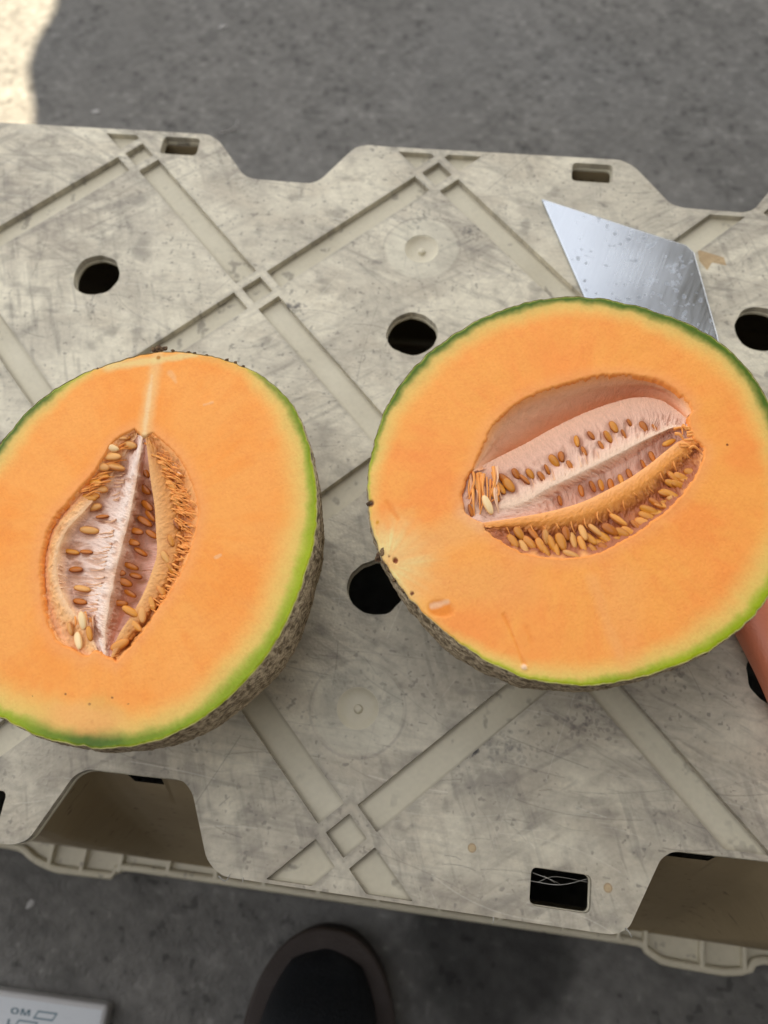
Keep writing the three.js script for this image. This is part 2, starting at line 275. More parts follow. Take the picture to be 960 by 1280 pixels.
  // the layer below, seen in the channels and pockets: cleaner, and the rounded edge of the deck
  const under = new THREE.Shape(); roundedPath(under, outline, 0.004); under.holes.push(...through());
  const g2 = new THREE.ExtrudeGeometry(under, { depth: 0.0010, bevelEnabled: true, bevelThickness: 0.001, bevelSize: 0.0012, bevelOffset: -0.0008, bevelSegments: 3, curveSegments: 6 });
  g2.rotateX(-Math.PI / 2); g2.translate(0, -0.0037 - 0.0020, 0); planarUV(g2);
  const t1 = tileNoise(10, 4), t2 = tileNoise(120, 2), t3 = tileNoise(70, 3);
  const cleanTex = dataTex(TN, TN, (i, j) => { let c = mix3(C(214, 208, 186), C(196, 189, 166), clamp(0.45 + 0.8 * t1(i, j))); const d = t3(i, j); c = mix3(c, C(112, 104, 94), 0.6 * sst(0.46, 0.66, d)); const e = 1 + 0.05 * t2(i, j); return [c[0] * e, c[1] * e, c[2] * e]; });
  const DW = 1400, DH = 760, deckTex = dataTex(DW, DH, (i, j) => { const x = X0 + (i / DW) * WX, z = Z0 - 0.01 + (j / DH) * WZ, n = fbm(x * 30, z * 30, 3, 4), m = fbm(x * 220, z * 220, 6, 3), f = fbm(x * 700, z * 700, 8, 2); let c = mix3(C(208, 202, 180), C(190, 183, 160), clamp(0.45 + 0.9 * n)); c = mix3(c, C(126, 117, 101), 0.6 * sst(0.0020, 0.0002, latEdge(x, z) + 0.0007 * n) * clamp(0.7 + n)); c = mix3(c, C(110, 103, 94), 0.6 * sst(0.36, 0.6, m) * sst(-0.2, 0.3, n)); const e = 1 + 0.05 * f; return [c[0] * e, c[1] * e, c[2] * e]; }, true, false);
  deckTex.repeat.set(1 / WX, 1 / WZ); deckTex.offset.set(-X0 / WX, -(Z0 - 0.01) / WZ);
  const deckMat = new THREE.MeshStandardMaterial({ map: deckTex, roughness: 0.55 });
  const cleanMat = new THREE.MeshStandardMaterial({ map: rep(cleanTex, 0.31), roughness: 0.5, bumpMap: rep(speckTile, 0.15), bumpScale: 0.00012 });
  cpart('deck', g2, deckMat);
  // dishes with a little moulding pip in the middle
  for (const [x, z] of dimples) {
    const prof = [[0.0100, -0.0009], [0.0094, -0.0004], [0.0089, -0.0010], [0.0080, -0.0020], [0.0065, -0.0028], [0.0045, -0.0032], [0.0024, -0.0034], [0.0019, -0.0033], [0.0018, -0.0018], [0.0012, -0.0012], [0, -0.0011]].map(([r, y]) => new THREE.Vector2(r, y));
    const g = new THREE.LatheGeometry(prof, 40); g.translate(x, 0, z); planarUV(g); const m = cpart('dimple', g, cleanMat); m.material = cleanMat;
  }
  // walls: sloping panels that reach down to the flange, with slots under the deck
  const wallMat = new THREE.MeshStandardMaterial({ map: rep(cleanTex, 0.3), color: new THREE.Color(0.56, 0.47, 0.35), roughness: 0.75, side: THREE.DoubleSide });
  const CX = (X0 + X1) / 2, CZ = (Z0 + Z1) / 2;
  const sideWall = (line, dir, slots) => {                        // from just under the deck's edge, following its notches, down to the straight flange
    const d = []; for (let i = 0; i < line.length - 1; i++) { const [a, b] = line[i], [c, e] = line[i + 1], n = Math.max(2, Math.ceil(Math.hypot(c - a, e - b) / 0.003)); for (let k = 0; k < n; k++) d.push([a + (c - a) * k / n, b + (e - b) * k / n]); } d.push(line.at(-1));
    return planarUV(gridGeo(d.length, 26, (i, j) => { const [x, z] = d[i], slot = slots.some(([a, b]) => x > a && x < b), t0 = slot ? 0.12 : 0, t = t0 + (1 - t0) * j / 25, y0 = -0.0058; const zb = CZ + dir * 0.2150, k = Math.pow(t, 0.92); return { p: [x + (x - CX) * 0.03 * t, y0 + (-0.2225 - y0) * t, z + (zb - z) * k - dir * 0.0015 * Math.sin(Math.PI * Math.min(1, t * 6))] }; }), 0, 1);
  };
  const inset = (list, dz) => list.map(([x, z]) => [x, z + dz]);
  const nearLine = [[X0 + 0.02, Z1 - 0.004]]; for (const cx of [-0.1225, 0.1305]) nearLine.push([cx - 0.046, Z1 - 0.004], [cx - 0.040, Z1 - 0.007], [cx - 0.0275, Z1 - 0.034], [cx - 0.022, Z1 - 0.0385], [cx + 0.021, Z1 - 0.0395], [cx + 0.0265, Z1 - 0.034], [cx + 0.0385, Z1 - 0.008], [cx + 0.046, Z1 - 0.004]); nearLine.push([X1 - 0.02, Z1 - 0.004]);
  const farLine = [[X0 + 0.02, Z0 + 0.004], [-0.168, Z0 + 0.003], [-0.160, Z0 + 0.007], [-0.1405, Z0 + 0.031], [-0.134, Z0 + 0.034], [-0.100, Z0 + 0.0345], [-0.0945, Z0 + 0.0315], [-0.078, Z0 + 0.005], [-0.071, Z0 + 0.003], [0.078, Z0 + 0.003], [0.086, Z0 + 0.007], [0.1055, Z0 + 0.031], [0.112, Z0 + 0.034], [0.146, Z0 + 0.0345], [0.1515, Z0 + 0.0315], [0.168, Z0 + 0.005], [0.175, Z0 + 0.003], [X1 - 0.02, Z0 + 0.004]];
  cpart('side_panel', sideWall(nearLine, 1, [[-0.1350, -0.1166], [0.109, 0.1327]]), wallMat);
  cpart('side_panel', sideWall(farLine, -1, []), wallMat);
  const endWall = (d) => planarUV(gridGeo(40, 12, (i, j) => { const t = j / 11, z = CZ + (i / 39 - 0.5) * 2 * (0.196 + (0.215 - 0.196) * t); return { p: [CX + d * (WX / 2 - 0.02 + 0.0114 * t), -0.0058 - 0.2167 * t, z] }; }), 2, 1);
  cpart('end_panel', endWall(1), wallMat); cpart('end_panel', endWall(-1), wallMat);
  // flange round the foot: a tray with an outer bead and ribs
  const FZ = CZ + 0.2215, FY = -0.2225;
  const path = [[X0 - 0.05, FZ - 0.002], [-0.272, FZ - 0.002], [-0.258, FZ + 0.0035], [-0.240, FZ + 0.008], [-0.200, FZ + 0.007], [-0.188, FZ + 0.0005], [0.140, FZ - 0.0005], [0.150, FZ + 0.0015], [0.163, FZ + 0.008], [0.200, FZ + 0.009], [0.216, FZ + 0.006], [0.226, FZ - 0.001], [X1 + 0.05, FZ - 0.001]];
  const wallZ = CZ + 0.2150;
  const fl = new THREE.Shape(); fl.moveTo(X0 - 0.05, -(wallZ - 0.004)); path.forEach(([x, z]) => fl.lineTo(x, -z)); fl.lineTo(X1 + 0.05, -(wallZ - 0.004)); fl.closePath();
  const gf = new THREE.ExtrudeGeometry(fl, { depth: 0.0022, bevelEnabled: false }); gf.rotateX(-Math.PI / 2); gf.translate(0, FY - 0.0022, 0); planarUV(gf);
  const gb = gf.clone(); gb.scale(1, 1, -1); { const a = gb.index; const q = gb.attributes.position.array, nn = gb.attributes.normal.array; for (let i = 0; i < q.length; i += 9) for (let c = 0; c < 3; c++) { [q[i + c], q[i + 3 + c]] = [q[i + 3 + c], q[i + c]]; [nn[i + c], nn[i + 3 + c]] = [nn[i + 3 + c], nn[i + c]]; } } gb.translate(0, 0, 2 * CZ); planarUV(gb);
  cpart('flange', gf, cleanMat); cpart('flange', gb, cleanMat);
  const curve = new THREE.CatmullRomCurve3(path.map(([x, z]) => new THREE.Vector3(x, FY + 0.003, z)), false, 'catmullrom', 0.15);
  const bead = new THREE.TubeGeometry(curve, 160, 0.0026, 8, false); bead.scale(1, 1, 1); planarUV(bead); cpart('flange_bead', bead, cleanMat);
  const ribs = [-0.245, -0.222, -0.196, -0.163, -0.13, -0.097, -0.06, -0.02, 0.02, 0.06, 0.1, 0.135, 0.152, 0.187, 0.213, 0.25];
  for (const x of ribs) { let zo = FZ; for (let i = 0; i < path.length - 1; i++) if (x >= path[i][0] && x <= path[i + 1][0]) { const t = (x - path[i][0]) / (path[i + 1][0] - path[i][0]); zo = path[i][1] + t * (path[i + 1][1] - path[i][1]); } const L = zo - wallZ + 0.003; const g = new RoundedBoxGeometry(0.0028, 0.006, L, 1, 0.0006); g.translate(x, FY + 0.0027, zo - L / 2 - 0.0005); planarUV(g); cpart('flange_rib', g, cleanMat); }
  // the lower skirt that stands on the ground
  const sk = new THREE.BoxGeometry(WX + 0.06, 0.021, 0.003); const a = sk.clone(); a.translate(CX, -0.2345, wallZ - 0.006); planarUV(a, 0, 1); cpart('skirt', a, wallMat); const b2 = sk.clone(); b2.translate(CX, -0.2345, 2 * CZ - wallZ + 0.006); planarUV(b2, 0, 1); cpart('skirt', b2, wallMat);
  // plastic fibres caught in the square hole, and burrs on its edges
  const fib = new THREE.MeshStandardMaterial({ color: new THREE.Color(0.42, 0.41, 0.37), roughness: 0.5 });
  const q = (x, y, h) => { const p = at(x, y, h); return [p.x, p.y, p.z]; };
  for (const [a0, b0, c0] of [[[662, 1101, -0.004], [700, 1106, -0.0025], [737, 1098, -0.004]], [[666, 1091, -0.004], [685, 1098, -0.002], [700, 1105, -0.006]], [[672, 1103, -0.004], [690, 1096, -0.003], [736, 1103, -0.004]], [[680, 1095, -0.004], [690, 1101, -0.003], [694, 1104, -0.006]]]) cpart('plastic_fibre', tube([q(...a0), q(...b0), q(...c0)], 0.00014, 0.00009, 10, 4), fib);
  for (const [a0, b0, c0] of [[[273, 1095, 0], [282, 1101, 0.001], [288, 1092, 0.002]], [[612, 1138, -0.001], [617, 1148, 0], [616, 1154, 0.001]], [[300, 1092, -0.001], [304, 1098, 0], [303, 1103, 0]], [[782, 1160, 0], [787, 1166, 0.001], [790, 1172, 0]], [[936, 1152, -0.09], [946, 1158, -0.089], [950, 1164, -0.09]]]) cpart('plastic_fibre', tube([q(...a0), q(...b0), q(...c0)], 0.0004, 0.0002, 8, 4), fib);
}

// ---------------------------------------------------------------- melons
const HM = 0.076;                                                // height of the cut faces above the crate
const P3 = (px, py, d = 0) => { const p = at(px, py, HM - d * 0.001); return [p.x, p.y, p.z]; };
function solve(A, b) { const n = b.length; for (let i = 0; i < n; i++) { let m = i; for (let k = i + 1; k < n; k++) if (Math.abs(A[k][i]) > Math.abs(A[m][i])) m = k; [A[i], A[m]] = [A[m], A[i]]; [b[i], b[m]] = [b[m], b[i]]; for (let k = i + 1; k < n; k++) { const f = A[k][i] / A[i][i]; for (let j = i; j < n; j++) A[k][j] -= f * A[i][j]; b[k] -= f * b[i]; } } const x = new Array(n).fill(0); for (let i = n - 1; i >= 0; i--) { let s = b[i]; for (let j = i + 1; j < n; j++) s -= A[i][j] * x[j]; x[i] = s / A[i][i]; } return x; }
function rimFit(pts, cx, cz) {                                    // a smooth closed outline through surveyed points
  const K = 9, n = 2 * K + 1, A = [...Array(n)].map(() => new Array(n).fill(0)), b = new Array(n).fill(0);
  const basis = (t) => { const r = [1]; for (let k = 1; k <= K; k++) r.push(Math.cos(k * t), Math.sin(k * t)); return r; };
  for (const [x, z] of pts) { const t = Math.atan2(z - cz, x - cx), r = Math.hypot(x - cx, z - cz), f = basis(t); for (let i = 0; i < n; i++) { b[i] += f[i] * r; for (let j = 0; j < n; j++) A[i][j] += f[i] * f[j]; } }
  for (let k = 1; k <= K; k++) { const w = 0.0016 * k ** 4; A[2 * k - 1][2 * k - 1] += w; A[2 * k][2 * k] += w; }
  const c = solve(A, b); return (t) => { const f = basis(t); let s = 0; for (let i = 0; i < n; i++) s += c[i] * f[i]; return s; };
}
const angLerp = (list) => { const L = [...list].sort((a, b) => a[0] - b[0]); return (t) => { const n = L.length; for (let i = 0; i < n; i++) { const a = L[i], b = L[(i + 1) % n], span = (b[0] - a[0] + 2 * Math.PI) % (2 * Math.PI), u = (t - a[0] + 4 * Math.PI) % (2 * Math.PI); if (u <= span) { const k = u / (span || 1), s = k * k * (3 - 2 * k); return a.slice(1).map((v, q) => v + (b[q + 1] - v) * s); } } return L[0].slice(1); }; };
const cr = (a, b, c, d, t) => { const t2 = t * t, t3 = t2 * t; return 0.5 * (2 * b + (c - a) * t + (2 * a - 5 * b + 4 * c - d) * t2 + (3 * b - a - 3 * c + d) * t3); };
const fleshBump = rep(speckTile, 0.075);
const fleshTint = (() => { const a = tileNoise(110, 2), b = tileNoise(20, 4); return rep(dataTex(TN, TN, (i, j) => { const v = 0.97 + 0.035 * a(i, j) + 0.02 * b(i, j), w = 0.955 + 0.10 * a(i, j) + 0.05 * b(i, j); return [v, w, w * 0.97]; }), 0.085); })();
const fleshMat = new THREE.MeshPhysicalMaterial({ vertexColors: true, map: fleshTint, roughness: 0.42, specularIntensity: 0.5, bumpMap: fleshBump, bumpScale: 0.00011 });
const cavityMat = new THREE.MeshPhysicalMaterial({ vertexColors: true, roughness: 0.55, specularIntensity: 0.25, bumpMap: rep(speckTile, 0.03), bumpScale: 0.0002 });
const gelMat = new THREE.MeshPhysicalMaterial({ vertexColors: true, roughness: 0.36, specularIntensity: 0.4, clearcoat: 0.22, clearcoatRoughness: 0.15, bumpMap: rep(speckTile, 0.03), bumpScale: 0.00015 });
const rindMat = new THREE.MeshStandardMaterial({ vertexColors: true, roughness: 0.85, bumpMap: rep(speckTile, 0.05), bumpScale: 0.0005 });
const seedMat = new THREE.MeshPhysicalMaterial({ vertexColors: true, roughness: 0.38, specularIntensity: 0.5, clearcoat: 0.3, clearcoatRoughness: 0.12 });
const fibreMat = new THREE.MeshPhysicalMaterial({ color: new THREE.Color(0.94, 0.40, 0.10), roughness: 0.4, specularIntensity: 0.4, clearcoat: 0.15, clearcoatRoughness: 0.2 });
const paleFibreMat = new THREE.MeshPhysicalMaterial({ color: new THREE.Color(0.88, 0.54, 0.32), roughness: 0.4, clearcoat: 0.4, clearcoatRoughness: 0.2 });
const scarMat = new THREE.MeshStandardMaterial({ vertexColors: true, roughness: 0.95 });
const ORANGE = [0.99, 0.352, 0.058], ORANGE2 = [0.99, 0.405, 0.086], PALE = [0.93, 0.56, 0.17], YEL = [0.78, 0.66, 0.17], GRN = [0.060, 0.118, 0.010], YGR = [0.44, 0.52, 0.008], GRN2 = [0.14, 0.255, 0.008];

function seedGeo(L, W, T, col, rim) {                            // a flattened teardrop, long along x
  return gridGeo(14, 11, (i, j) => {
    const a = i / 14 * 2 * Math.PI, t = j / 10, s = Math.sin(Math.PI * t), x = -Math.cos(Math.PI * t) * L / 2, q = Math.pow(s, 0.85) * (1 - 0.25 * (t - 0.4));
    const e = Math.abs(Math.sin(a));
    return { p: [x, Math.sin(a) * T / 2 * Math.pow(s, 0.8), Math.cos(a) * W / 2 * q], c: mix3(rim, col, clamp(0.1 + 1.1 * e * Math.min(1, s * 1.3))) };
  }, true);
}
const seedKinds = { gold: [C(222, 150, 54), C(158, 74, 16)], brown: [C(200, 118, 38), C(120, 50, 14)], pale: [C(252, 222, 168), C(224, 168, 98)], olive: [C(232, 172, 96), C(180, 102, 40)], amber: [C(232, 160, 70), C(196, 106, 40)] };
const seedGeos = {}; for (const [k, [a, b]] of Object.entries(seedKinds)) seedGeos[k] = [seedGeo(0.0078, 0.0034, 0.0022, a, b), seedGeo(0.0072, 0.0038, 0.0024, mix3(a, b, 0.2), b)];

function buildMelon(o) {
  const cx = o.centre[0], cz = o.centre[1];
  const pts = o.rim.map(([x, y]) => { const p = P3(x, y); return [p[0], p[2]]; });
  const fit = rimFit(pts, cx, cz);
  const rimR = (t) => fit(t) * 1.0 + 0.0004 * vn(Math.cos(t) * 26, Math.sin(t) * 26, o.seed) + 0.00016 * vn(Math.cos(t) * 70, Math.sin(t) * 70, o.seed);
  const ang = (px, py) => { const p = P3(px, py); return Math.atan2(p[2] - cz, p[0] - cx); };
  const band = angLerp(o.band.map(([x, y, ...v]) => [ang(x, y), ...v]));     // green amount, yellowness, width in mm, pale width
  const bulge = angLerp(o.bulge.map(([x, y, v]) => [ang(x, y), v]));
  const root = thing('melon_half', o.label, 'melon', [cx, 0, cz], 'cantaloupe halves on the crate');
  const loc = (p) => [p[0] - cx, p[1], p[2] - cz];
  // rind
  {
    const NU = 620, NV = 120;
    const g = gridGeo(NU, NV, (i, j) => {
      const t = i / NU * 2 * Math.PI, v = j / (NV - 1), t0 = bulge(t)[0], f = Math.pow(v, 1.35);
      const ph = Math.asin(clamp(-t0 / (1 - t0), -1, 1)); const a = ph + (Math.PI / 2 - ph) * f;
      const s = Math.cos(a) / Math.cos(ph), y = HM * (1 - (t0 + (1 - t0) * Math.sin(a)));
      let r = rimR(t) * s; const X = Math.cos(t), Z = Math.sin(t);
      const q = [X * r * 170, y * 170, Z * r * 170];
      const warp = 1.2 * vn(q[0] * 0.35, q[1] * 0.35, q[2] * 0.35 + 20);
      const n1 = 1 - Math.abs(fbm(q[0] * 2.4 + warp, q[1] * 4.6, q[2] * 2.4 + o.seed, 3)) * 2.2, n2 = fbm(q[0] * 4.5, q[1] * 6.5, q[2] * 4.5, 3);
      const net = clamp(n1), k = sst(0.0, 0.06, v);
      r += (0.00055 * net + 0.0004 * n2 - 0.0003) * k;
      let c = mix3(C(122, 106, 80), C(206, 188, 156), sst(0.2, 0.9, net)); c = mix3(c, C(98, 82, 64), 0.6 * sst(0.05, 0.5, n2)); c = mix3(c, C(66, 56, 44), 0.7 * sst(0.42, 0.6, fbm(q[0] * 1.7 + 9, q[1] * 1.7, q[2] * 1.7, 3)));
      const b = band(t); c = mix3(c, mix3(C(196, 180, 130), [0.5, 0.5, 0.08], 0.6 * b[0]), 0.75 * sst(0.02, 0.0, v));
      return { p: [X * r, Math.max(0.0003, y), Z * r], c, uv: [t * 0.08, y] };
    }, true);
    const m = part('rind', g, rindMat, root); m.userData.label = 'tan netted corky rind';
  }
  // cavity lining, lofted through surveyed crease lines
  const F = o.lines.map((l) => l.pts.map(([x, y], s) => loc(P3(x, y, (l.d[s] ?? l.d.at(-1)) * 1))));
  const NS = o.lines[0].pts.length, NF = F.length;
  const atLine = (f, s) => { const q = clamp(s, 0, NS - 1.0001), i = Math.floor(q), t = q - i, L = F[f], g = (k) => L[clamp(k, 0, NS - 1)]; return [0, 1, 2].map((c) => cr(g(i - 1)[c], g(i)[c], g(i + 1)[c], g(i + 2)[c], t)); };
  const lining = (u, s) => { const q = clamp(u, 0, NF - 1.0001), i = Math.floor(q), t = q - i; const a = atLine(Math.max(0, i - 1), s), b = atLine(i, s), c = atLine(i + 1, s), d = atLine(Math.min(NF - 1, i + 2), s); const w = 0.55; return [0, 1, 2].map((k) => w * cr(a[k], b[k], c[k], d[k], t) + (1 - w) * (b[k] + (c[k] - b[k]) * t)); };
  const sub = (name, f0, f1, mat, look) => {
    const NU = 330, NV = Math.round((f1 - f0) * 17) + 1;
    const g0 = gridGeo(NU, NV, (i, j) => ({ p: lining(f0 + (f1 - f0) * j / (NV - 1), (NS - 1) * i / (NU - 1)) }));
    const nr = g0.attributes.normal, sgn = (() => { let s = 0; for (let k = 0; k < nr.count; k++) s += nr.getY(k); return s < 0 ? -1 : 1; })();
    const g = gridGeo(NU, NV, (i, j) => {
      const k = j * NU + i, u = f0 + (f1 - f0) * j / (NV - 1), s = (NS - 1) * i / (NU - 1), p = g0.attributes.position, fi = Math.min(NF - 2, Math.floor(u)), ft = u - fi;
      const X = p.getX(k), Y = p.getY(k), Z = p.getZ(k);
      let c = mix3(o.lines[fi].c, o.lines[fi + 1].c, ft * ft * (3 - 2 * ft));
      const edge = Math.min(1, 3 * (u - f0), 3 * (f1 - u));
      const r = look(u, s, X * 1000, Z * 1000, Y * 1000, c), h = r.h * sgn * 0.001 * edge;
      return { p: [X + nr.getX(k) * h, Y + nr.getY(k) * h, Z + nr.getZ(k) * h], c: r.c };
    });
    if (sgn < 0) { const a = g.index.array; for (let k = 0; k < a.length; k += 3) [a[k], a[k + 1]] = [a[k + 1], a[k]]; g.computeVertexNormals(); }
    return part(name, g, mat, root);
  };
  const seedAt = o.seeds.map(([px, py, d, , , sc = 1]) => { const p = loc(P3(px, py, d)); return [p[0] * 1000, p[2] * 1000, 3.4 * sc]; });
  const pocket = (x, z) => { let b = 0; for (const [sx, sz, r] of seedAt) { const q = Math.hypot(x - sx, z - sz); if (q < r * 1.5) b = Math.max(b, sst(r * 1.5, r * 0.5, q)); } return b; };
  const tintv = (c, v) => [c[0] * v, c[1] * v, c[2] * v];
  const smooth = (u, s, x, z, y, c) => { const n = fbm(x * 0.5, z * 0.5, y * 0.5, 3), m = fbm(x * 2.2, z * 2.2, y * 2.2, 2); return { h: 0.18 * n + 0.07 * m, c: tintv(c, 1 + 0.06 * n + 0.05 * m) }; };
  const fuzzy = (u, s, x, z, y, c) => {
    const st = fbm(s * o.streak, u * 1.1 + 3, o.seed, 3), fine = fbm(s * o.streak * 3.6, u * 2.6, 9, 3), grain = fbm(x * 3.1, z * 3.1, y * 3.1, 2);
    const rd = sst(0.0, 0.85, Math.abs(u - o.ridge)) * sst(o.smoothTo[0], o.smoothTo[1], u);     // the ridge itself is smooth
    const gap = sst(0.10, 0.5, st) * rd;
    let q = mix3(c, o.gapColour, 0.5 * gap); q = mix3(q, [0.88, 0.70, 0.56], 0.22 * sst(0.0, 0.7, fine) * rd); 
    const pk = pocket(x, z) * (0.75 + 0.5 * fine), fz = fbm(x * 6, z * 6, y * 6, 2); q = mix3(q, o.gapColour, clamp(0.72 * pk)); return { h: -0.6 * gap + 0.3 * fine * (0.4 + rd) + 0.14 * grain - 0.75 * pk + 0.08 * fz, c: tintv(q, 1 + 0.12 * grain + 0.08 * fine + 0.09 * fz) };
  };
  const wet = (u, s, x, z, y, c) => {
    const st = fbm(s * o.streak * 1.35 + u * 0.9, u * 2.4, o.seed + 4, 3), m = fbm(x * 1.5, z * 1.5, y * 1.5, 3), g2 = 1 - 2.2 * Math.abs(fbm(x * 0.8, z * 0.8, 4 + o.seed, 2));
    let q = mix3(c, o.wetDark, 0.75 * sst(0.0, 0.5, -st) * o.wetness(u)); q = mix3(q, [0.94, 0.47, 0.14], 0.35 * sst(0.25, 0.7, st));
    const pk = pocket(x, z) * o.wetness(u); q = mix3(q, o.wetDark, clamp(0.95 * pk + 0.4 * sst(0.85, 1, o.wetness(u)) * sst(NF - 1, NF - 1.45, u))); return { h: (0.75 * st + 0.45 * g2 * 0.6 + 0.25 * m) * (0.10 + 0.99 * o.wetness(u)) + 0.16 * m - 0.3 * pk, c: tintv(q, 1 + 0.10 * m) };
  };
  const LOOK = { smooth: [cavityMat, smooth], fuzzy: [cavityMat, fuzzy], wet: [gelMat, wet] };
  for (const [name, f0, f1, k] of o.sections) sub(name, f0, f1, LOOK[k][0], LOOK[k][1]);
  // the cut face: a ring from the cavity's mouth to the rind
  {
    const B = []; for (let s = 0; s <= 60; s++) B.push(atLine(0, (NS - 1) * s / 60)); for (let f = 1; f < NF; f++) B.push(F[f][NS - 1]); for (let s = 60; s >= 0; s--) B.push(atLine(NF - 1, (NS - 1) * s / 60)); for (let f = NF - 2; f > 0; f--) B.push(F[f][0]);
    let mx = 0, mz = 0; for (const b of B) { mx += b[0] / B.length; mz += b[2] / B.length; }
    const hole = (t) => { const dx = Math.cos(t), dz = Math.sin(t); let best = 0; for (let i = 0; i < B.length; i++) { const a = B[i], b = B[(i + 1) % B.length], ax = a[0] - mx, az = a[2] - mz, ex = b[0] - a[0], ez = b[2] - a[2], den = dx * ez - dz * ex; if (Math.abs(den) < 1e-12) continue; const r = (ax * ez - az * ex) / den, w = (ax * dz - az * dx) / den; if (w >= 0 && w <= 1 && r > best) best = r; } return best; };
    const NU = 1000, NV = 128, H = [], R = [];
    for (let i = 0; i < NU; i++) { const t = i / NU * 2 * Math.PI; H.push(hole(t)); let lo = 0, hi = 0.2; for (let k = 0; k < 40; k++) { const m = (lo + hi) / 2, x = mx + m * Math.cos(t), z = mz + m * Math.sin(t); if (Math.hypot(x, z) < rimR(Math.atan2(z, x))) lo = m; else hi = m; } R.push(lo); }
    const Hs = H.map((h, i) => { let s = 0; for (let k = -2; k <= 2; k++) s += H[(i + k + NU) % NU]; return s / 5; });
    const g = gridGeo(NU, NV, (i, j) => {
      const t = i / NU * 2 * Math.PI, h0 = Hs[i] + 0.0003 * vn(Math.cos(t) * 22, Math.sin(t) * 22, o.seed) + 0.00016 * vn(Math.cos(t) * 60, Math.sin(t) * 60, o.seed), r1 = R[i];
      let r, y = HM;
      if (j < 4) { r = h0 + [-0.0006, -0.0003, 0.0001, 0.0006][j]; y -= [0.0024, 0.0009, 0.00025, 0.00003][j]; } else { const v = (j - 3) / (NV - 4), e = v < 0.62 ? v * 1.18 : 0.7316 + (v - 0.62) * 0.7063; r = h0 + 0.0006 + (r1 - h0 - 0.0006) * e; }
      const x = mx + r * Math.cos(t), z = mz + r * Math.sin(t), pa = Math.atan2(z, x), d = (rimR(pa) - Math.hypot(x, z)) * 1000;   // mm from the rind
      const [gr, ye, wd0, pl0] = band(pa), wd = wd0 * (1.2 + 0.6 * fbm(x * 60 + 5, z * 60, o.seed, 3)), pl = pl0 * 1.6, n = fbm(x * 260, z * 260, 2, 3), n2 = fbm(x * 60, z * 60, 8, 3), nf = fbm(x * 900, z * 900, 5, 2);
      let c = mix3(o.orange, ORANGE2, clamp(0.45 + 1.1 * n2 + 0.5 * fbm(pa * 16, d * 0.07, o.seed + 2, 3))); 
      const hd = (r - h0) * 1000; c = mix3(c, [0.95, 0.40, 0.14], 0.5 * sst(7, 0, hd)); c = mix3(c, [0.88, 0.30, 0.05], 0.55 * sst(1.6, 0.2, hd + 0.8 * n));
      const dd = d + 0.5 * n + 0.35 * nf;
      c = mix3(c, mix3(PALE, YEL, gr > 0 ? 0.55 : 0.3), (0.9 * sst(wd + pl, wd * 0.8, dd)) * clamp(gr * 1.1 + 0.25));
      const gcol = mix3(mix3(GRN, GRN2, clamp(ye * 2)), YGR, clamp(ye * 1.4 - 0.3));
      c = mix3(c, mix3(gcol, PALE, 0.45), 0.32 * gr * sst(wd * 2.3, wd * 0.9, dd)); c = mix3(c, mix3(gcol, YEL, 0.25), 0.85 * gr * sst(wd * 1.35, wd * 0.75, dd)); c = mix3(c, gcol, gr * sst(wd * 0.95, wd * 0.35, dd + 0.2 * n));
      c = mix3(c, mix3(gcol, YGR, 0.85), gr * 0.75 * sst(1.1, 0.5, dd) * clamp(0.35 + ye)); c = mix3(c, [0.72, 0.66, 0.34], 0.8 * sst(0.45, 0.12, d + 0.22 * n + 0.12 * nf));
      for (const q of o.marks) { const r2 = q(x, z, d, pa, n, c); if (r2) { c = r2.c ?? c; y += r2.h ?? 0; } }
      const ring = vn(pa * 18, d * 0.05, o.seed); 
      y += (0.00026 * fbm(x * 55, z * 55, o.seed, 3) + 0.00002 * nf + 0.00002 * ring) * sst(0, 3, hd) - 0.0004 * sst(0.8, 0, d);
      return { p: [x, y, z], c };
    }, true);
    part('flesh', g, fleshMat, root);
  }
  // seeds, each its own
  const dirAt = (px, py, d, a) => { const p = loc(P3(px, py, d)), q = loc(P3(px + 8 * Math.cos(a), py + 8 * Math.sin(a), d)); return [p, Math.atan2(-(q[2] - p[2]), q[0] - p[0])]; };
  for (const [px, py, d, deg, kind, sc = 1, tilt = 0, roll = 0] of o.seeds) {
    const [p, a] = dirAt(px, py, d, deg * Math.PI / 180), m = part('seed', seedGeos[kind][rnd() < 0.5 ? 0 : 1], seedMat, root);
    m.position.set(...p); m.rotation.set(roll + rr(-0.8, 0.8), a, tilt + rr(-0.2, 0.2), 'YXZ'); m.scale.set(sc * rr(0.94, 1.06), sc, sc * rr(0.92, 1.08));
    if (kind === 'pale') m.userData.label = 'pale ripe seed';
  }
  // fibres
  for (const [mat, list] of [[fibreMat, o.fibres], [paleFibreMat, o.paleFibres]]) { const gs = list.map(([r0, r1, ...p]) => tube(p.map((q) => loc(P3(...q))), r0 * 0.001, r1 * 0.001, 10, 6)); if (gs.length) { const m = part('fibre', mergeGeometries(gs), mat, root); m.userData.kind = 'stuff'; } }
  // corky lumps left at the stem end
  o.scars.forEach(([px, py, d, s, tone]) => {
    const g = new THREE.IcosahedronGeometry(1, 4), p = g.attributes.position, K = []; const a = C(128, 104, 74), b = C(66, 46, 32);
    for (let k = 0; k < p.count; k++) { const x = p.getX(k), y = p.getY(k), z = p.getZ(k), n = fbm(x * 1.8 + px, y * 1.8 + py, z * 1.8, 3); const r = 1 + 0.55 * n; p.setXYZ(k, x * r * 1.25, y * r * 0.8, z * r * 0.85); K.push(...mix3(b, a, clamp(tone + 1.1 * n))); }
    g.setAttribute('color', new THREE.Float32BufferAttribute(K, 3)); g.scale(s * 0.001, s * 0.001, s * 0.001); g.computeVertexNormals();
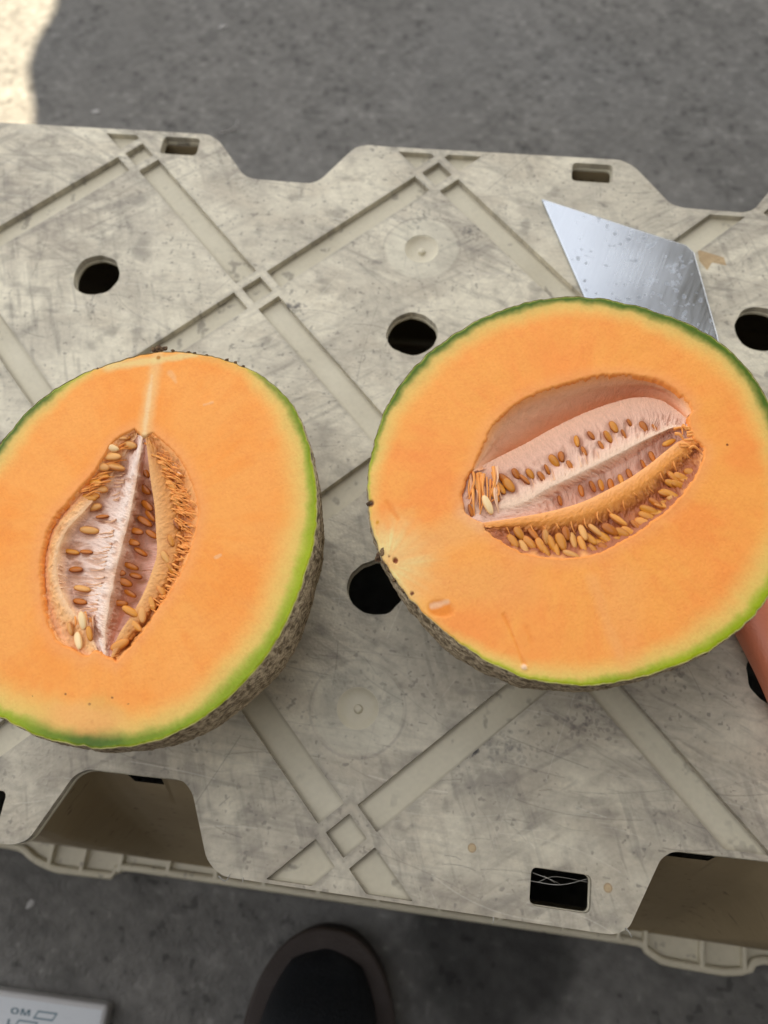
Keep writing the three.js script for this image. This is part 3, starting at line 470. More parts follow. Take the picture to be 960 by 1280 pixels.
    const [q, an] = dirAt(px, py, d, 0); const m = part('stem_scar', g, scarMat, root); m.position.set(...q); m.rotation.y = rr(0, 3);
  });
  return root;
}
const L = (pts, d, c) => ({ pts, d: Array.isArray(d) ? d : [d], c });
const env = (d, n = 10, a = 0.12, b = 0.12) => [...Array(n)].map((_, i) => d * (i === 0 ? a : i === n - 1 ? b : i === 1 ? 0.6 : i === n - 2 ? 0.7 : 1));

// ---- left half
const loc2 = (px, py, c) => { const p = P3(px, py); return [p[0] - c[0], p[2] - c[1]]; };
const CL = [-0.1225, 0.052], CR = [0.046, 0.010];
const segD = (x, z, a, b) => { const ex = b[0] - a[0], ez = b[1] - a[1], t = clamp(((x - a[0]) * ex + (z - a[1]) * ez) / (ex * ex + ez * ez)); return [Math.hypot(x - a[0] - ex * t, z - a[1] - ez * t), t]; };
function spotMark(px, py, r, col, C0, depth = 0, ax = 1) { const [sx, sz] = loc2(px, py, C0); return (x, z, d, pa, n, c) => { const q = Math.hypot((x - sx) / ax, z - sz) + 0.0006 * n; if (q > r * 1.3) return null; const k = sst(r * 1.2, r * 0.6, q); return { c: mix3(c, col, k), h: -depth * k }; }; }
function streakMark(a, b, w0, w1, col, s, C0, h = 0) { const A = loc2(...a, C0), Bq = loc2(...b, C0); return (x, z, d, pa, n, c) => { const [q, t] = segD(x, z, A, Bq), w = w0 + (w1 - w0) * t; if (q > w * 1.5) return null; const k = sst(w * 1.4, w * 0.2, q + 0.0008 * n) * s; return { c: mix3(c, col, k), h: h * k }; }; }
const ochre = C(235, 205, 120), brownSpot = C(110, 62, 28);
const fibL = [], fibPL = [];
for (let i = 0; i < 230; i++) {                                    // shreds along the right edge of the left cavity
  const t = rnd(), y = 552 + t * 215, xe = 200 + 46 * Math.sin(Math.PI * clamp((y - 535) / 285)) - (y > 690 ? (y - 690) * 0.30 : 0), l = rr(9, 24), x = xe - rr(3, 29), k = rr(0.15, 0.8);
  (rnd() < 0.97 ? fibL : fibPL).push([rr(0.22, 0.6), rr(0.08, 0.2), [x, y, 2.6], [x + l * 0.5, y + l * k * 0.35 + rr(-2, 2), rr(0.6, 1.8)], [x + l, y + l * k + rr(-2, 2), 2.2]]);
}
for (let i = 0; i < 26; i++) { const t = rnd(), y = 690 + t * 110, x = 62 + (y > 760 ? (y - 760) * 0.7 : 0) + rr(0, 9), l = rr(8, 18); fibPL.push([rr(0.25, 0.6), 0.15, [x, y, 3], [x + l * 0.5, y + rr(-2, 4), 2.2], [x + l, y + rr(-1, 8), 4]]); }
for (let i = 0; i < 34; i++) { const t = rnd(), y = 545 + t * 75, x = 162 - t * 48 + rr(-12, 6), l = rr(12, 26); fibL.push([rr(0.3, 0.7), 0.15, [x - l * 0.5, y + 3, 2.5], [x, y + rr(-3, 0), rr(1.0, 2.4)], [x + l * 0.5, y - 2, 3.5]]); }
for (let i = 0; i < 40; i++) { const t = rnd(), y = 590 + t * 190, x0 = 158 - t * 38 + rr(-4, 0), l = rr(10, 30); fibPL.push([rr(0.18, 0.4), 0.1, [x0, y, 4.2], [x0 - l * 0.5, y + rr(0, 4), rr(5.2, 6.2)], [x0 - l, y + rr(-1, 4), 7]]); }
for (let i = 0; i < 20; i++) { const t = rnd(), x = 84 + 34 * t + rr(-5, 5), y = 752 + 26 * t + rr(-6, 10), l = rr(10, 26); (rnd() < 0.5 ? fibL : fibPL).push([rr(0.3, 0.65), 0.15, [x, y, rr(2, 3)], [x + rr(-2, 5), y + l * 0.5, rr(1.6, 3)], [x + rr(-1, 9), y + l, 3]]); }
const paleRidge = [0.88, 0.64, 0.47];
buildMelon({
  seed: 3.7, centre: CL, label: 'left cantaloupe half, long cavity upright, with broad green rim along its near edge',
  orange: ORANGE,
  rim: [[0, 555.6], [13, 540], [44, 505], [70, 486], [96, 468], [127, 460], [153, 451.5], [175, 443], [192, 439], [219, 439.7], [245, 442], [280, 450.6], [306, 460], [332, 471], [350, 485.6], [363, 505], [376, 529], [387, 560], [394, 595], [396, 625], [394, 665], [387, 700], [376, 735], [359, 774], [337, 816], [306, 853], [262, 892.5], [219, 916.5], [175, 931], [140, 935], [105, 933], [66, 927.5], [35, 912], [0, 897], [-60, 840], [-85, 740], [-62, 640]],
  band: [[192, 440, 0, 0.9, 1, 3], [127, 460, 0.1, 0.7, 1, 3], [96, 468, 0.55, 0.5, 1.6, 3], [44, 505, 1, 0.1, 2.8, 5], [0, 556, 1, 0.05, 3.2, 6], [-80, 730, 1, 0.2, 3.4, 5], [0, 899, 0.95, 0.6, 2.8, 8], [66, 927, 1, 0.3, 4.2, 8], [120, 933, 1, 0.08, 7.0, 6], [175, 931, 1, 0.35, 4.4, 7], [262, 892, 1, 0.5, 4.0, 7], [337, 816, 1, 0.55, 4.2, 8], [387, 700, 1, 0.75, 3.6, 9], [394, 595, 1, 0.5, 3.0, 8], [376, 529, 0.95, 0.35, 2.6, 7], [332, 471, 0.65, 0.25, 2.2, 5], [300, 458, 0.15, 0.6, 1.2, 3], [245, 442, 0, 0.9, 1, 2.5]],
  bulge: [[397, 600, 0.10], [390, 700, 0.17], [350, 800, 0.205], [270, 890, 0.16], [130, 935, 0.09], [0, 890, 0.09], [-80, 740, 0.12], [40, 505, 0.06], [200, 437, 0.06], [340, 475, 0.07]],
  marks: [
    streakMark([197, 442], [180, 545], 0.0028, 0.0036, [0.93, 0.56, 0.22], 0.75, CL, 0.00012), streakMark([190, 470], [180, 545], 0.0010, 0.0014, [0.95, 0.66, 0.34], 0.8, CL),
    streakMark([135, 458], [245, 443], 0.0030, 0.0016, [0.84, 0.66, 0.28], 0.75, CL), spotMark([198, 447][0], 447, 0.0012, C(190, 130, 50), CL), streakMark([250, 446], [300, 458], 0.0012, 0.0012, [0.9, 0.42, 0.1], 0.5, CL),
    spotMark(96, 467, 0.001, C(120, 80, 40), CL), spotMark(112, 880, 0.0006, brownSpot, CL), spotMark(82, 868, 0.0004, brownSpot, CL), spotMark(115, 902, 0.0007, C(150, 90, 40), CL), spotMark(60, 885, 0.0003, brownSpot, CL), spotMark(160, 880, 0.0003, brownSpot, CL), spotMark(40, 870, 0.0003, brownSpot, CL), spotMark(140, 872, 0.0003, brownSpot, CL), spotMark(150, 908, 0.0003, brownSpot, CL),
    streakMark([255, 506], [266, 503], 0.0008, 0.0006, [0.95, 0.58, 0.30], 0.6, CL, 0.0002), streakMark([213, 466], [220, 478], 0.0014, 0.001, [0.95, 0.52, 0.22], 0.6, CL), streakMark([270, 697], [275, 694], 0.0006, 0.0005, [0.95, 0.58, 0.30], 0.6, CL),
    (x, z, d, pa, n, c) => { const [sx, sz] = loc2(105, 898, CL), q = Math.hypot((x - sx) / 3.2, z - sz) + 0.0012 * n; return q < 0.0075 ? { c: mix3(c, [0.93, 0.46, 0.14], 0.85 * sst(0.0075, 0.002, q)) } : null; },
  ],
  lines: [
    L([[171, 536], [142, 553], [118, 590], [88, 625], [66, 652], [53, 690], [52, 730], [58, 770], [72, 800], [107, 819]], 0.6, [0.93, 0.42, 0.13]),
    L([[170, 536], [146, 560], [123, 595], [93, 628], [70, 655], [58, 692], [57, 732], [65, 772], [82, 802], [112, 820]], env(2.8, 10, 0.3, 0.3), [0.92, 0.44, 0.20]),
    L([[171, 540], [150, 566], [128, 600], [100, 630], [76, 657], [65, 692], [64, 728], [76, 765], [98, 790], [118, 815]], [2, 3.4, 3.2, 2.2, 1.6, 1.4, 1.4, 1.6, 1.8, 1.2], [0.92, 0.50, 0.20]),
    L([[172, 544], [153, 572], [133, 606], [108, 636], [84, 662], [72, 694], [72, 726], [86, 758], [106, 780], [122, 812]], [2.2, 4.2, 4, 2.4, 1.6, 1.5, 1.6, 1.8, 2, 1.4], [0.93, 0.60, 0.34]),
    L([[174, 542], [157, 578], [140, 612], [118, 640], [98, 665], [88, 695], [88, 728], [97, 756], [112, 778], [121, 815]], [2.5, 5.4, 6, 6.5, 6.8, 7, 7, 6.8, 6, 1.6], [0.86, 0.58, 0.45]),
    L([[175, 543], [161, 584], [149, 618], [134, 645], [120, 668], [110, 700], [108, 730], [110, 758], [117, 782], [126, 815]], [2, 4.6, 5.6, 6.2, 6.6, 6.8, 6.8, 6.4, 5, 1.6], [0.88, 0.66, 0.55]),
    L([[176, 544], [166, 590], [158, 624], [150, 652], [141, 680], [134, 706], [128, 735], [124, 762], [123, 786], [129, 818]], [1.5, 2.8, 3.6, 4, 4.2, 4.2, 4, 3.8, 3, 1.2], [0.92, 0.76, 0.66]),
    L([[178, 545], [172, 592], [166, 626], [160, 656], [152, 684], [146, 710], [140, 738], [135, 765], [131, 790], [132, 820]], [0.8, 1.6, 2.2, 2.5, 2.6, 2.6, 2.5, 2.3, 1.8, 0.8], paleRidge),
    L([[180, 546], [177, 594], [174, 628], [168, 658], [162, 686], [156, 712], [151, 740], [145, 768], [138, 792], [134, 821]], env(7, 10, 0.2, 0.2), [0.86, 0.58, 0.46]),
    L([[181, 546], [182, 596], [184, 630], [181, 662], [178, 692], [172, 718], [164, 746], [154, 772], [143, 796], [136, 822]], env(12, 10, 0.12, 0.12), [0.82, 0.48, 0.36]),
    L([[183, 546], [193, 598], [199, 632], [202, 664], [202, 694], [196, 716], [186, 742], [170, 770], [151, 796], [138, 823]], env(11, 10, 0.12, 0.12), [0.84, 0.50, 0.38]),
    L([[182, 546], [188, 598], [193, 632], [195, 664], [196, 692], [190, 714], [180, 740], [165, 768], [148, 794], [138, 823]], [1, 2.6, 3, 3, 3, 3, 2.8, 2.6, 2, 0.9], [0.80, 0.42, 0.15]),
    L([[184, 545], [202, 594], [212, 628], [217, 662], [217, 692], [208, 718], [196, 744], [180, 770], [160, 798], [141, 822]], [0.9, 1.5, 1.5, 1.5, 1.5, 1.5, 1.6, 1.8, 2, 1], [0.70, 0.29, 0.065]),
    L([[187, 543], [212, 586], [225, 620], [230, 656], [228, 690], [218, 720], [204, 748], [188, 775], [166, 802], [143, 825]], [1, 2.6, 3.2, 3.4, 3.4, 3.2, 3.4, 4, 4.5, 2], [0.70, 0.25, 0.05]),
    L([[190, 541], [222, 570], [240, 605], [248, 640], [240, 680], [228, 712], [214, 738], [195, 765], [175, 795], [146, 828]], 0.6, [0.93, 0.40, 0.11]),
  ],
  sections: [['cavity_wall', 0, 3, 'wet'], ['pith', 3, 9, 'fuzzy'], ['cavity_wall', 9, 11, 'fuzzy'], ['seed_bed', 11, 14, 'wet']],
  streak: 5.2, ridge: 7, smoothTo: [3.4, 4.3], gapColour: [0.56, 0.27, 0.13], wetDark: [0.55, 0.20, 0.05], wetness: (u) => (u < 3 ? 0.3 * sst(3, 2, u) + 0.15 : 0.3 + 0.7 * sst(11.6, 12.8, u)),
  seeds: [
    [161, 556, 3.0, 10, 'olive', 1.05], [139, 560, 1.4, 12, 'pale', 1.0], [150, 548, 1.8, 12, 'olive', 0.95], [128, 584, 2.2, 12, 'olive', 1.0], [118, 603, 2.6, 14, 'gold', 1.0], [112, 622, 3.2, 12, 'gold', 0.9], [140, 571, 1.9, 10, 'olive', 1.22], [145, 584, 3.0, 12, 'olive', 1.1], [125, 595, 3.4, 10, 'gold', 1.1], [125, 611, 4.0, 14, 'olive', 1.05], [118, 634, 5.2, -5, 'olive', 0.98], [112, 663, 6.0, 5, 'olive', 1.0], [103, 736, 6.0, 10, 'olive', 0.9], [90, 690, 6.4, 5, 'gold', 0.8], [95, 712, 6.4, 5, 'brown', 0.8],
    [103, 776, 1.2, 85, 'pale', 0.95], [98, 801, 0.9, 72, 'pale', 0.95], [88, 786, 1.3, 70, 'olive', 0.8], [112, 792, 1.2, 80, 'gold', 0.8], [150, 806, 2.2, -28, 'amber', 1.0], [164, 765, 2.2, 25, 'gold', 1.0], [178, 769, 2.0, 80, 'olive', 0.95], [170, 782, 2.4, 40, 'amber', 0.9], [190, 754, 2.2, 60, 'gold', 0.9], [207, 697, 1.9, 60, 'olive', 0.85], [214, 676, 1.8, 70, 'gold', 0.8], [196, 571, 2.0, 20, 'gold', 0.75],
    [184, 632, 8.6, 35, 'brown', 0.95], [181, 652, 8.8, 30, 'brown', 0.95], [170, 664, 7.4, 22, 'brown', 0.9], [166, 678, 7.4, 20, 'brown', 0.9], [164, 708, 7.6, 20, 'brown', 0.9], [156, 728, 7.6, 22, 'brown', 0.9], [150, 754, 7.5, 5, 'brown', 0.85], [181, 612, 8.2, 40, 'brown', 0.9], [182, 590, 7, 60, 'brown', 0.85], [190, 668, 9.0, 30, 'brown', 0.8], [176, 690, 8.6, 25, 'brown', 0.85], [170, 720, 8.2, 24, 'brown', 0.8], [188, 645, 9, 40, 'brown', 0.85], [163, 742, 7.6, 20, 'brown', 0.8], [150, 716, 6.4, 10, 'brown', 0.7],
    [206, 585, 2.2, 35, 'gold', 0.8], [214, 606, 2.2, 40, 'amber', 0.8], [221, 628, 2.2, 55, 'gold', 0.8], [222, 655, 2.4, 65, 'brown', 0.8], [214, 712, 2.4, 60, 'gold', 0.85], [202, 738, 2.4, 62, 'amber', 0.85], [84, 668, 6.2, 5, 'brown', 0.75], [128, 646, 5.8, -8, 'brown', 0.7], [100, 752, 6.4, 12, 'brown', 0.75], [108, 690, 6.4, 4, 'brown', 0.65],
    [133, 546, 2.4, 15, 'gold', 0.9], [153, 546, 2.6, 8, 'amber', 0.95], [116, 620, 3.6, 10, 'gold', 0.95],
  ],
  fibres: fibL, paleFibres: fibPL,
  scars: [[199, 436, 1.2, 1.5, 0.25], [205, 436, 1.0, 1.1, 0.35], [193, 438, 1.4, 1.2, 0.2], [216, 438.5, 0.6, 0.7, 0.2], [236, 440.5, 0.6, 0.7, 0.25], [243, 441.5, 0.6, 0.6, 0.15], [258, 444.5, 0.8, 0.7, 0.2], [283, 451, 1.0, 0.9, 0.2], [294, 455, 1.0, 1.0, 0.3], [303, 459, 1.0, 0.8, 0.2], [123, 462, 0.8, 0.8, 0.4]],
});

// ---- right half
const Z7 = (X, Y) => [560 + X / 2.8235, 440 + Y / 2.8235];
const fibR = [], fibPR = [];
for (let i = 0; i < 46; i++) { const t = i / 45, x = 616 + 240 * t, y = 652 - 30 * t - 62 * t * t + 22 * Math.sin(Math.PI * t), l = rr(10, 22); if (i % 3 === 0) fibR.push([rr(0.3, 0.6), 0.2, [x + rr(-3, 3), y + rr(-4, 2), 2.0], [x + l * 0.2, y + l * 0.5, rr(1.8, 2.8)], [x + l * 0.4 + rr(-3, 3), y + l * 0.8, 3.8]]); }
for (let i = 0; i < 26; i++) { const a = rr(0, 1), x = 586 + rr(0, 36), y = 582 + a * 30; (rnd() < 0.6 ? fibR : fibPR).push([rr(0.35, 0.9), 0.25, [x, y, 2.0], [x + rr(-3, 5), y + 18, rr(0.6, 1.8)], [x + rr(-6, 8), y + rr(28, 42), 2.4]]); }
for (let i = 0; i < 34; i++) { const t = rnd(), x = 640 + 190 * t, y = 628 - 92 * t, l = rr(12, 30); fibPR.push([rr(0.15, 0.35), 0.1, [x, y - 2, 3.6], [x - l * 0.15, y - l * 0.5, rr(4.6, 5.6)], [x - l * 0.35, y - l, 6.4]]); }
for (let i = 0; i < 16; i++) { const x = 846 + rr(-8, 20), y = 528 + rr(0, 34); fibR.push([rr(0.4, 0.9), 0.3, [x, y, 1.2], [x + rr(4, 10), y + rr(-3, 4), 0.6], [x + rr(10, 18), y + rr(-4, 10), 1.6]]); }
const rows = [[175, 665, 60], [225, 665, 60], [285, 675, 55], [325, 680, 65], [365, 680, 70], [400, 670, 65], [445, 665, 70], [475, 675, 65], [510, 700, 40], [535, 680, 30], [580, 680, 35], [575, 625, 40], [600, 590, 40], [640, 635, 25], [640, 657, 15], [520, 632, 45], [670, 618, 40], [700, 580, 20], [690, 602, 20], [740, 565, 20], [735, 535, 35], [770, 500, 15], [775, 535, 15], [800, 515, -10], [790, 465, 20], [820, 440, 15], [800, 440, 35], [858, 430, 15], [610, 665, 20], [480, 640, 60], [550, 655, 40], [205, 685, 60], [265, 690, 58], [500, 655, 40], [385, 700, 60], [340, 700, 60], [560, 700, 35], [615, 640, 30], [710, 560, 25], [760, 545, 20], [690, 635, 20], [785, 500, 15], [815, 470, 15], [840, 455, 20], [345, 655, 70], [250, 640, 60], [300, 640, 62], [420, 640, 70]];
buildMelon({
  seed: 9.1, centre: CR, label: 'right cantaloupe half with slanting cavity above a row of brown seeds, on the knife', orange: [0.99, 0.345, 0.074],
  rim: [[713.5, 371.4], [667.5, 375], [624, 389], [581, 410], [543, 435], [510, 467], [489, 500], [472.5, 535], [463, 573], [460, 605], [462, 643], [470, 681], [483, 708], [505, 738], [532, 768], [564.6, 795], [602.5, 825], [640, 841], [678, 852], [722, 857], [765, 854.6], [808, 844], [852, 827.5], [895, 808.6], [927.5, 784], [960, 746], [988, 690], [996, 620], [984, 555], [957, 497], [944, 473], [922, 446], [890, 421], [852, 402], [808, 386], [765, 375]],
  band: [[713, 371, 1, 0.08, 2.6, 6], [800, 384, 1, 0.1, 2.8, 6], [890, 421, 1, 0.12, 3.4, 7], [957, 500, 1, 0.08, 3.4, 7], [996, 620, 1, 0.3, 3.2, 6], [960, 746, 1, 0.65, 3.0, 8], [895, 808, 1, 0.62, 2.8, 7], [852, 827, 0.95, 0.7, 2.4, 6], [780, 852, 0.9, 0.5, 2.4, 5], [722, 857, 0.85, 0.7, 2.0, 5], [640, 841, 0.7, 0.8, 1.6, 4], [590, 815, 0.4, 0.9, 1.2, 3], [555, 788, 0.05, 0.9, 0.8, 2], [505, 738, 0, 0.9, 1, 4], [483, 708, 0, 0.9, 1, 5], [463, 643, 0.1, 0.9, 0.8, 3], [461, 600, 0.5, 0.6, 1.1, 4], [467, 560, 0.85, 0.35, 1.8, 5], [489, 500, 1, 0.15, 2.6, 6], [543, 435, 1, 0.08, 3.0, 6], [624, 389, 1, 0.08, 2.8, 6]],
  bulge: [[460, 600, 0.07], [475, 690, 0.09], [520, 755, 0.13], [565, 795, 0.175], [640, 845, 0.13], [720, 857, 0.085], [850, 828, 0.06], [960, 746, 0.07], [990, 620, 0.08], [890, 421, 0.06], [713, 371, 0.05], [543, 435, 0.05]],
  marks: [
    (x, z, d, pa, n, c) => { const [sx, sz] = loc2(484, 706, CR), q = Math.hypot(x - sx, z - sz); if (q > 0.03) return null; const k = sst(0.026, 0.004, q + 0.003 * n), ra = Math.atan2(z - sz, x - sx), ray = fbm(ra * 9, q * 60, 4, 2); return { c: mix3(c, [0.86, 0.70, 0.30], clamp(k * (0.85 + 0.5 * ray))), h: 0.0001 * ray * k }; },
    streakMark([490, 700], [600, 650], 0.0045, 0.009, [0.93, 0.46, 0.15], 0.6, CR), streakMark([520, 730], [640, 730], 0.006, 0.012, [0.93, 0.42, 0.12], 0.5, CR),
    spotMark(551, 760, 0.0032, [0.86, 0.27, 0.03], CR, 0.0004, 1.6), streakMark([540, 757], [560, 752], 0.0012, 0.001, [0.95, 0.62, 0.38], 0.7, CR),
    streakMark([631, 768], [642, 795], 0.0012, 0.0008, [0.90, 0.28, 0.04], 0.6, CR, -0.0004), streakMark([642, 795], [656, 830], 0.0008, 0.0010, [0.90, 0.28, 0.04], 0.5, CR, -0.0004), streakMark([660, 785], [664, 800], 0.0014, 0.0012, [0.92, 0.30, 0.05], 0.4, CR, -0.0002), spotMark(655, 834, 0.0012, [0.95, 0.66, 0.42], CR, -0.0004),
    streakMark([484, 628], [497, 648], 0.0012, 0.001, [0.90, 0.28, 0.04], 0.55, CR, -0.0003), streakMark([740, 725], [775, 820], 0.003, 0.002, [0.95, 0.45, 0.15], 0.4, CR, 0.0001), streakMark([775, 730], [782, 825], 0.01, 0.006, [0.95, 0.44, 0.14], 0.35, CR),
    spotMark(463, 629, 0.0014, brownSpot, CR, 0.0004), spotMark(494, 701, 0.0009, C(130, 60, 20), CR, 0.0006), spotMark(486, 695, 0.0008, C(130, 80, 40), CR), spotMark(515, 742, 0.0008, C(110, 60, 30), CR), spotMark(909, 556, 0.0005, C(120, 60, 20), CR), spotMark(472, 653, 0.0012, C(220, 150, 40), CR, 0, 0.7),
    streakMark([600, 655], [585, 640], 0.004, 0.005, [0.93, 0.50, 0.24], 0.5, CR),
  ],
  lines: [
    L([[590, 592], [602, 560], [622, 525], [655, 500], [700, 482], [750, 470], [795, 470], [830, 479], [854, 496], [866, 516]], 0.6, [0.93, 0.44, 0.17]),
    L([[592, 590], [611, 561], [633, 530], [663, 510], [704, 495], [752, 482], [796, 479], [828, 486], [849, 500], [862, 518]], [0.8, 3.5, 4.5, 5, 5, 5, 4.5, 4, 3, 1.2], [0.86, 0.48, 0.28]),
    L([[594, 589], [616, 562], [640, 540], [672, 520], [712, 503], [755, 490], [796, 485], [826, 490], [845, 503], [860, 520]], [1, 6, 8, 8.5, 8.5, 8.5, 8, 7, 5, 1.5], [0.88, 0.47, 0.28]),
    L([[597, 588], [632, 572], [662, 557], [690, 541], [722, 526], [758, 511], [793, 501], [822, 503], [841, 511], [859, 522]], [1.2, 12, 15, 16.5, 16.5, 16.5, 15, 12, 8, 1.8], [0.82, 0.40, 0.20]),
    L([[599, 589], [634, 574], [665, 559], [693, 543], [725, 528], [760, 513], [794, 503], [823, 505], [842, 513], [859, 524]], [1.4, 10, 12, 13, 13, 13, 12, 9, 6, 1.8], [0.78, 0.40, 0.24]),
    L([[588, 590], [622, 572], [656, 555], [688, 537], [722, 520], [758, 506], [793, 497], [822, 499], [842, 510], [859, 524]], [1.4, 5.5, 7.2, 8, 8, 7.7, 6.8, 5.8, 4.4, 1.8], [0.84, 0.50, 0.34]),
    L([[581, 604], [634, 589], [672, 573], [706, 556], [740, 541], [774, 529], [803, 521], [828, 518], [845, 521], [860, 529]], [2.2, 4.8, 5.5, 5.8, 5.8, 5.6, 5.2, 4.6, 3.8, 1.8], [0.80, 0.49, 0.36]),
    L([[577, 622], [640, 608], [679, 591], [711, 576], [743, 561], [775, 547], [803, 536], [826, 530], [843, 528], [860, 531]], [2.4, 4.4, 4.8, 5.0, 5.0, 4.8, 4.4, 3.9, 3.2, 1.5], [0.84, 0.55, 0.42]),
    L([[580, 640], [648, 629], [685, 610], [715, 596], [745, 581], [775, 566], [802, 552], [825, 541], [843, 534], [861, 534]], [2.2, 2.9, 3.0, 3.2, 3.2, 3, 2.8, 2.4, 2, 1], paleRidge),
    L([[590, 649], [664, 635], [700, 618], [730, 604], [759, 590], [786, 575], [809, 560], [829, 547], [846, 539], [863, 538]], env(7.5, 10, 0.15, 0.15), [0.82, 0.53, 0.41]),
    L([[600, 653], [674, 644], [706, 637], [736, 627], [764, 613], [790, 599], [813, 582], [833, 566], [850, 553], [865, 544]], env(9, 10, 0.12, 0.12), [0.80, 0.48, 0.35]),
    L([[604, 654], [668, 643], [704, 635], [734, 625], [762, 611], [788, 597], [811, 581], [832, 564], [848, 552], [866, 546]], [1, 1.7, 1.8, 1.8, 1.8, 1.8, 1.8, 1.8, 1.6, 0.9], [0.93, 0.43, 0.15]),
    L([[605, 657], [658, 653], [700, 649], [734, 641], [766, 627], [794, 611], [818, 594], [840, 575], [857, 561], [869, 551]], [1, 1.2, 1.2, 1.2, 1.2, 1.2, 1.2, 1.2, 1.2, 1], [0.88, 0.35, 0.075]),
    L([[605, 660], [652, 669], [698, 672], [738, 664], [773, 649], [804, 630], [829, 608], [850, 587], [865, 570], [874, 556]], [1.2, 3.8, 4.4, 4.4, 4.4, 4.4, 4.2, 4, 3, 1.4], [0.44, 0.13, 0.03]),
    L([[608, 664], [645, 688], [695, 698], [742, 693], [782, 674], [815, 652], [842, 630], [862, 606], [875, 582], [881, 560]], 0.6, [0.93, 0.40, 0.12]),
  ],
  sections: [['cavity_wall', 0, 4, 'smooth'], ['pith', 4, 10, 'fuzzy'], ['cavity_wall', 10, 11, 'smooth'], ['seed_bed', 11, 14, 'wet']],
  streak: 6.5, ridge: 8, smoothTo: [5.4, 6.6], gapColour: [0.52, 0.27, 0.18], wetDark: [0.42, 0.13, 0.05], wetness: (u) => sst(12, 12.9, u),
  seeds: [
    ...rows.map(([X, Y, a]) => [...Z7(X + rr(-4, 4), Y + rr(-4, 4)), rr(1.9, 3.2), a + rr(-12, 12), ['gold', 'brown', 'gold', 'olive', 'amber'][Math.floor(rnd() * 5)], rr(0.85, 1.05)]), [...Z7(435, 715), 1.5, 20, 'olive', 0.9],
    [...Z7(585, 265), 5.6, 60, 'gold', 0.85], [...Z7(565, 300), 5.4, 50, 'gold', 0.8], [...Z7(690, 265), 5.2, 60, 'brown', 0.8], [...Z7(455, 315), 5.6, 70, 'gold', 0.75], [...Z7(505, 295), 5.8, 60, 'brown', 0.65], [...Z7(375, 385), 5.2, 55, 'gold', 0.85], [...Z7(400, 370), 5.4, 70, 'brown', 0.75], [...Z7(205, 455), 3.8, 40, 'brown', 1.05], [...Z7(140, 540), 1.0, 62, 'pale', 1.1], [...Z7(105, 470), 2.0, 75, 'amber', 0.9], [...Z7(80, 560), 1.6, 70, 'brown', 0.7], [...Z7(165, 505), 2.2, 60, 'gold', 0.8], [...Z7(215, 470), 3.0, 50, 'gold', 1.0], [...Z7(185, 480), 3.4, 55, 'gold', 0.85], [...Z7(780, 320), 3.8, -30, 'gold', 0.8], [...Z7(270, 450), 4.8, 52, 'brown', 0.8], [...Z7(330, 440), 5, 55, 'brown', 0.7], [...Z7(240, 430), 4.8, 55, 'brown', 0.75], [...Z7(430, 400), 5, 60, 'brown', 0.6], [...Z7(540, 330), 5.4, 60, 'brown', 0.6], [...Z7(620, 290), 5.4, 60, 'brown', 0.6], [...Z7(350, 415), 5, 58, 'brown', 0.6], [...Z7(290, 430), 4.9, 55, 'gold', 0.65], [...Z7(640, 250), 5.6, 62, 'brown', 0.55], [...Z7(730, 270), 5.0, 50, 'brown', 0.55], [...Z7(480, 350), 5.2, 62, 'brown', 0.55],
    [...Z7(470, 490), 6.6, 75, 'brown', 0.7], [...Z7(510, 475), 6.6, 75, 'brown', 0.75], [...Z7(575, 470), 7, 75, 'brown', 0.75], [...Z7(395, 525), 6.6, 70, 'brown', 0.6], [...Z7(640, 430), 7, 70, 'brown', 0.65], [...Z7(690, 400), 6.8, 68, 'brown', 0.65], [...Z7(540, 470), 6.8, 72, 'gold', 0.65], [...Z7(610, 450), 7, 70, 'gold', 0.65], [...Z7(720, 370), 6.2, 65, 'brown', 0.65],
  ],
  fibres: fibR, paleFibres: fibPR,
  scars: [[478, 690, 1.0, 1.7, 0.5], [474, 696, 2.6, 1.5, 0.15], [482, 703, 1.4, 1.2, 0.45], [487, 712, 1.4, 1.2, 0.5], [495, 723, 1.4, 1.2, 0.4], [505, 737, 1.4, 1.3, 0.2], [512, 745, 1.3, 1.1, 0.15], [521, 755, 1.4, 1.1, 0.15], [531, 766, 1.4, 1.0, 0.3], [462, 630, 0.8, 1.0, 0.2]],
});

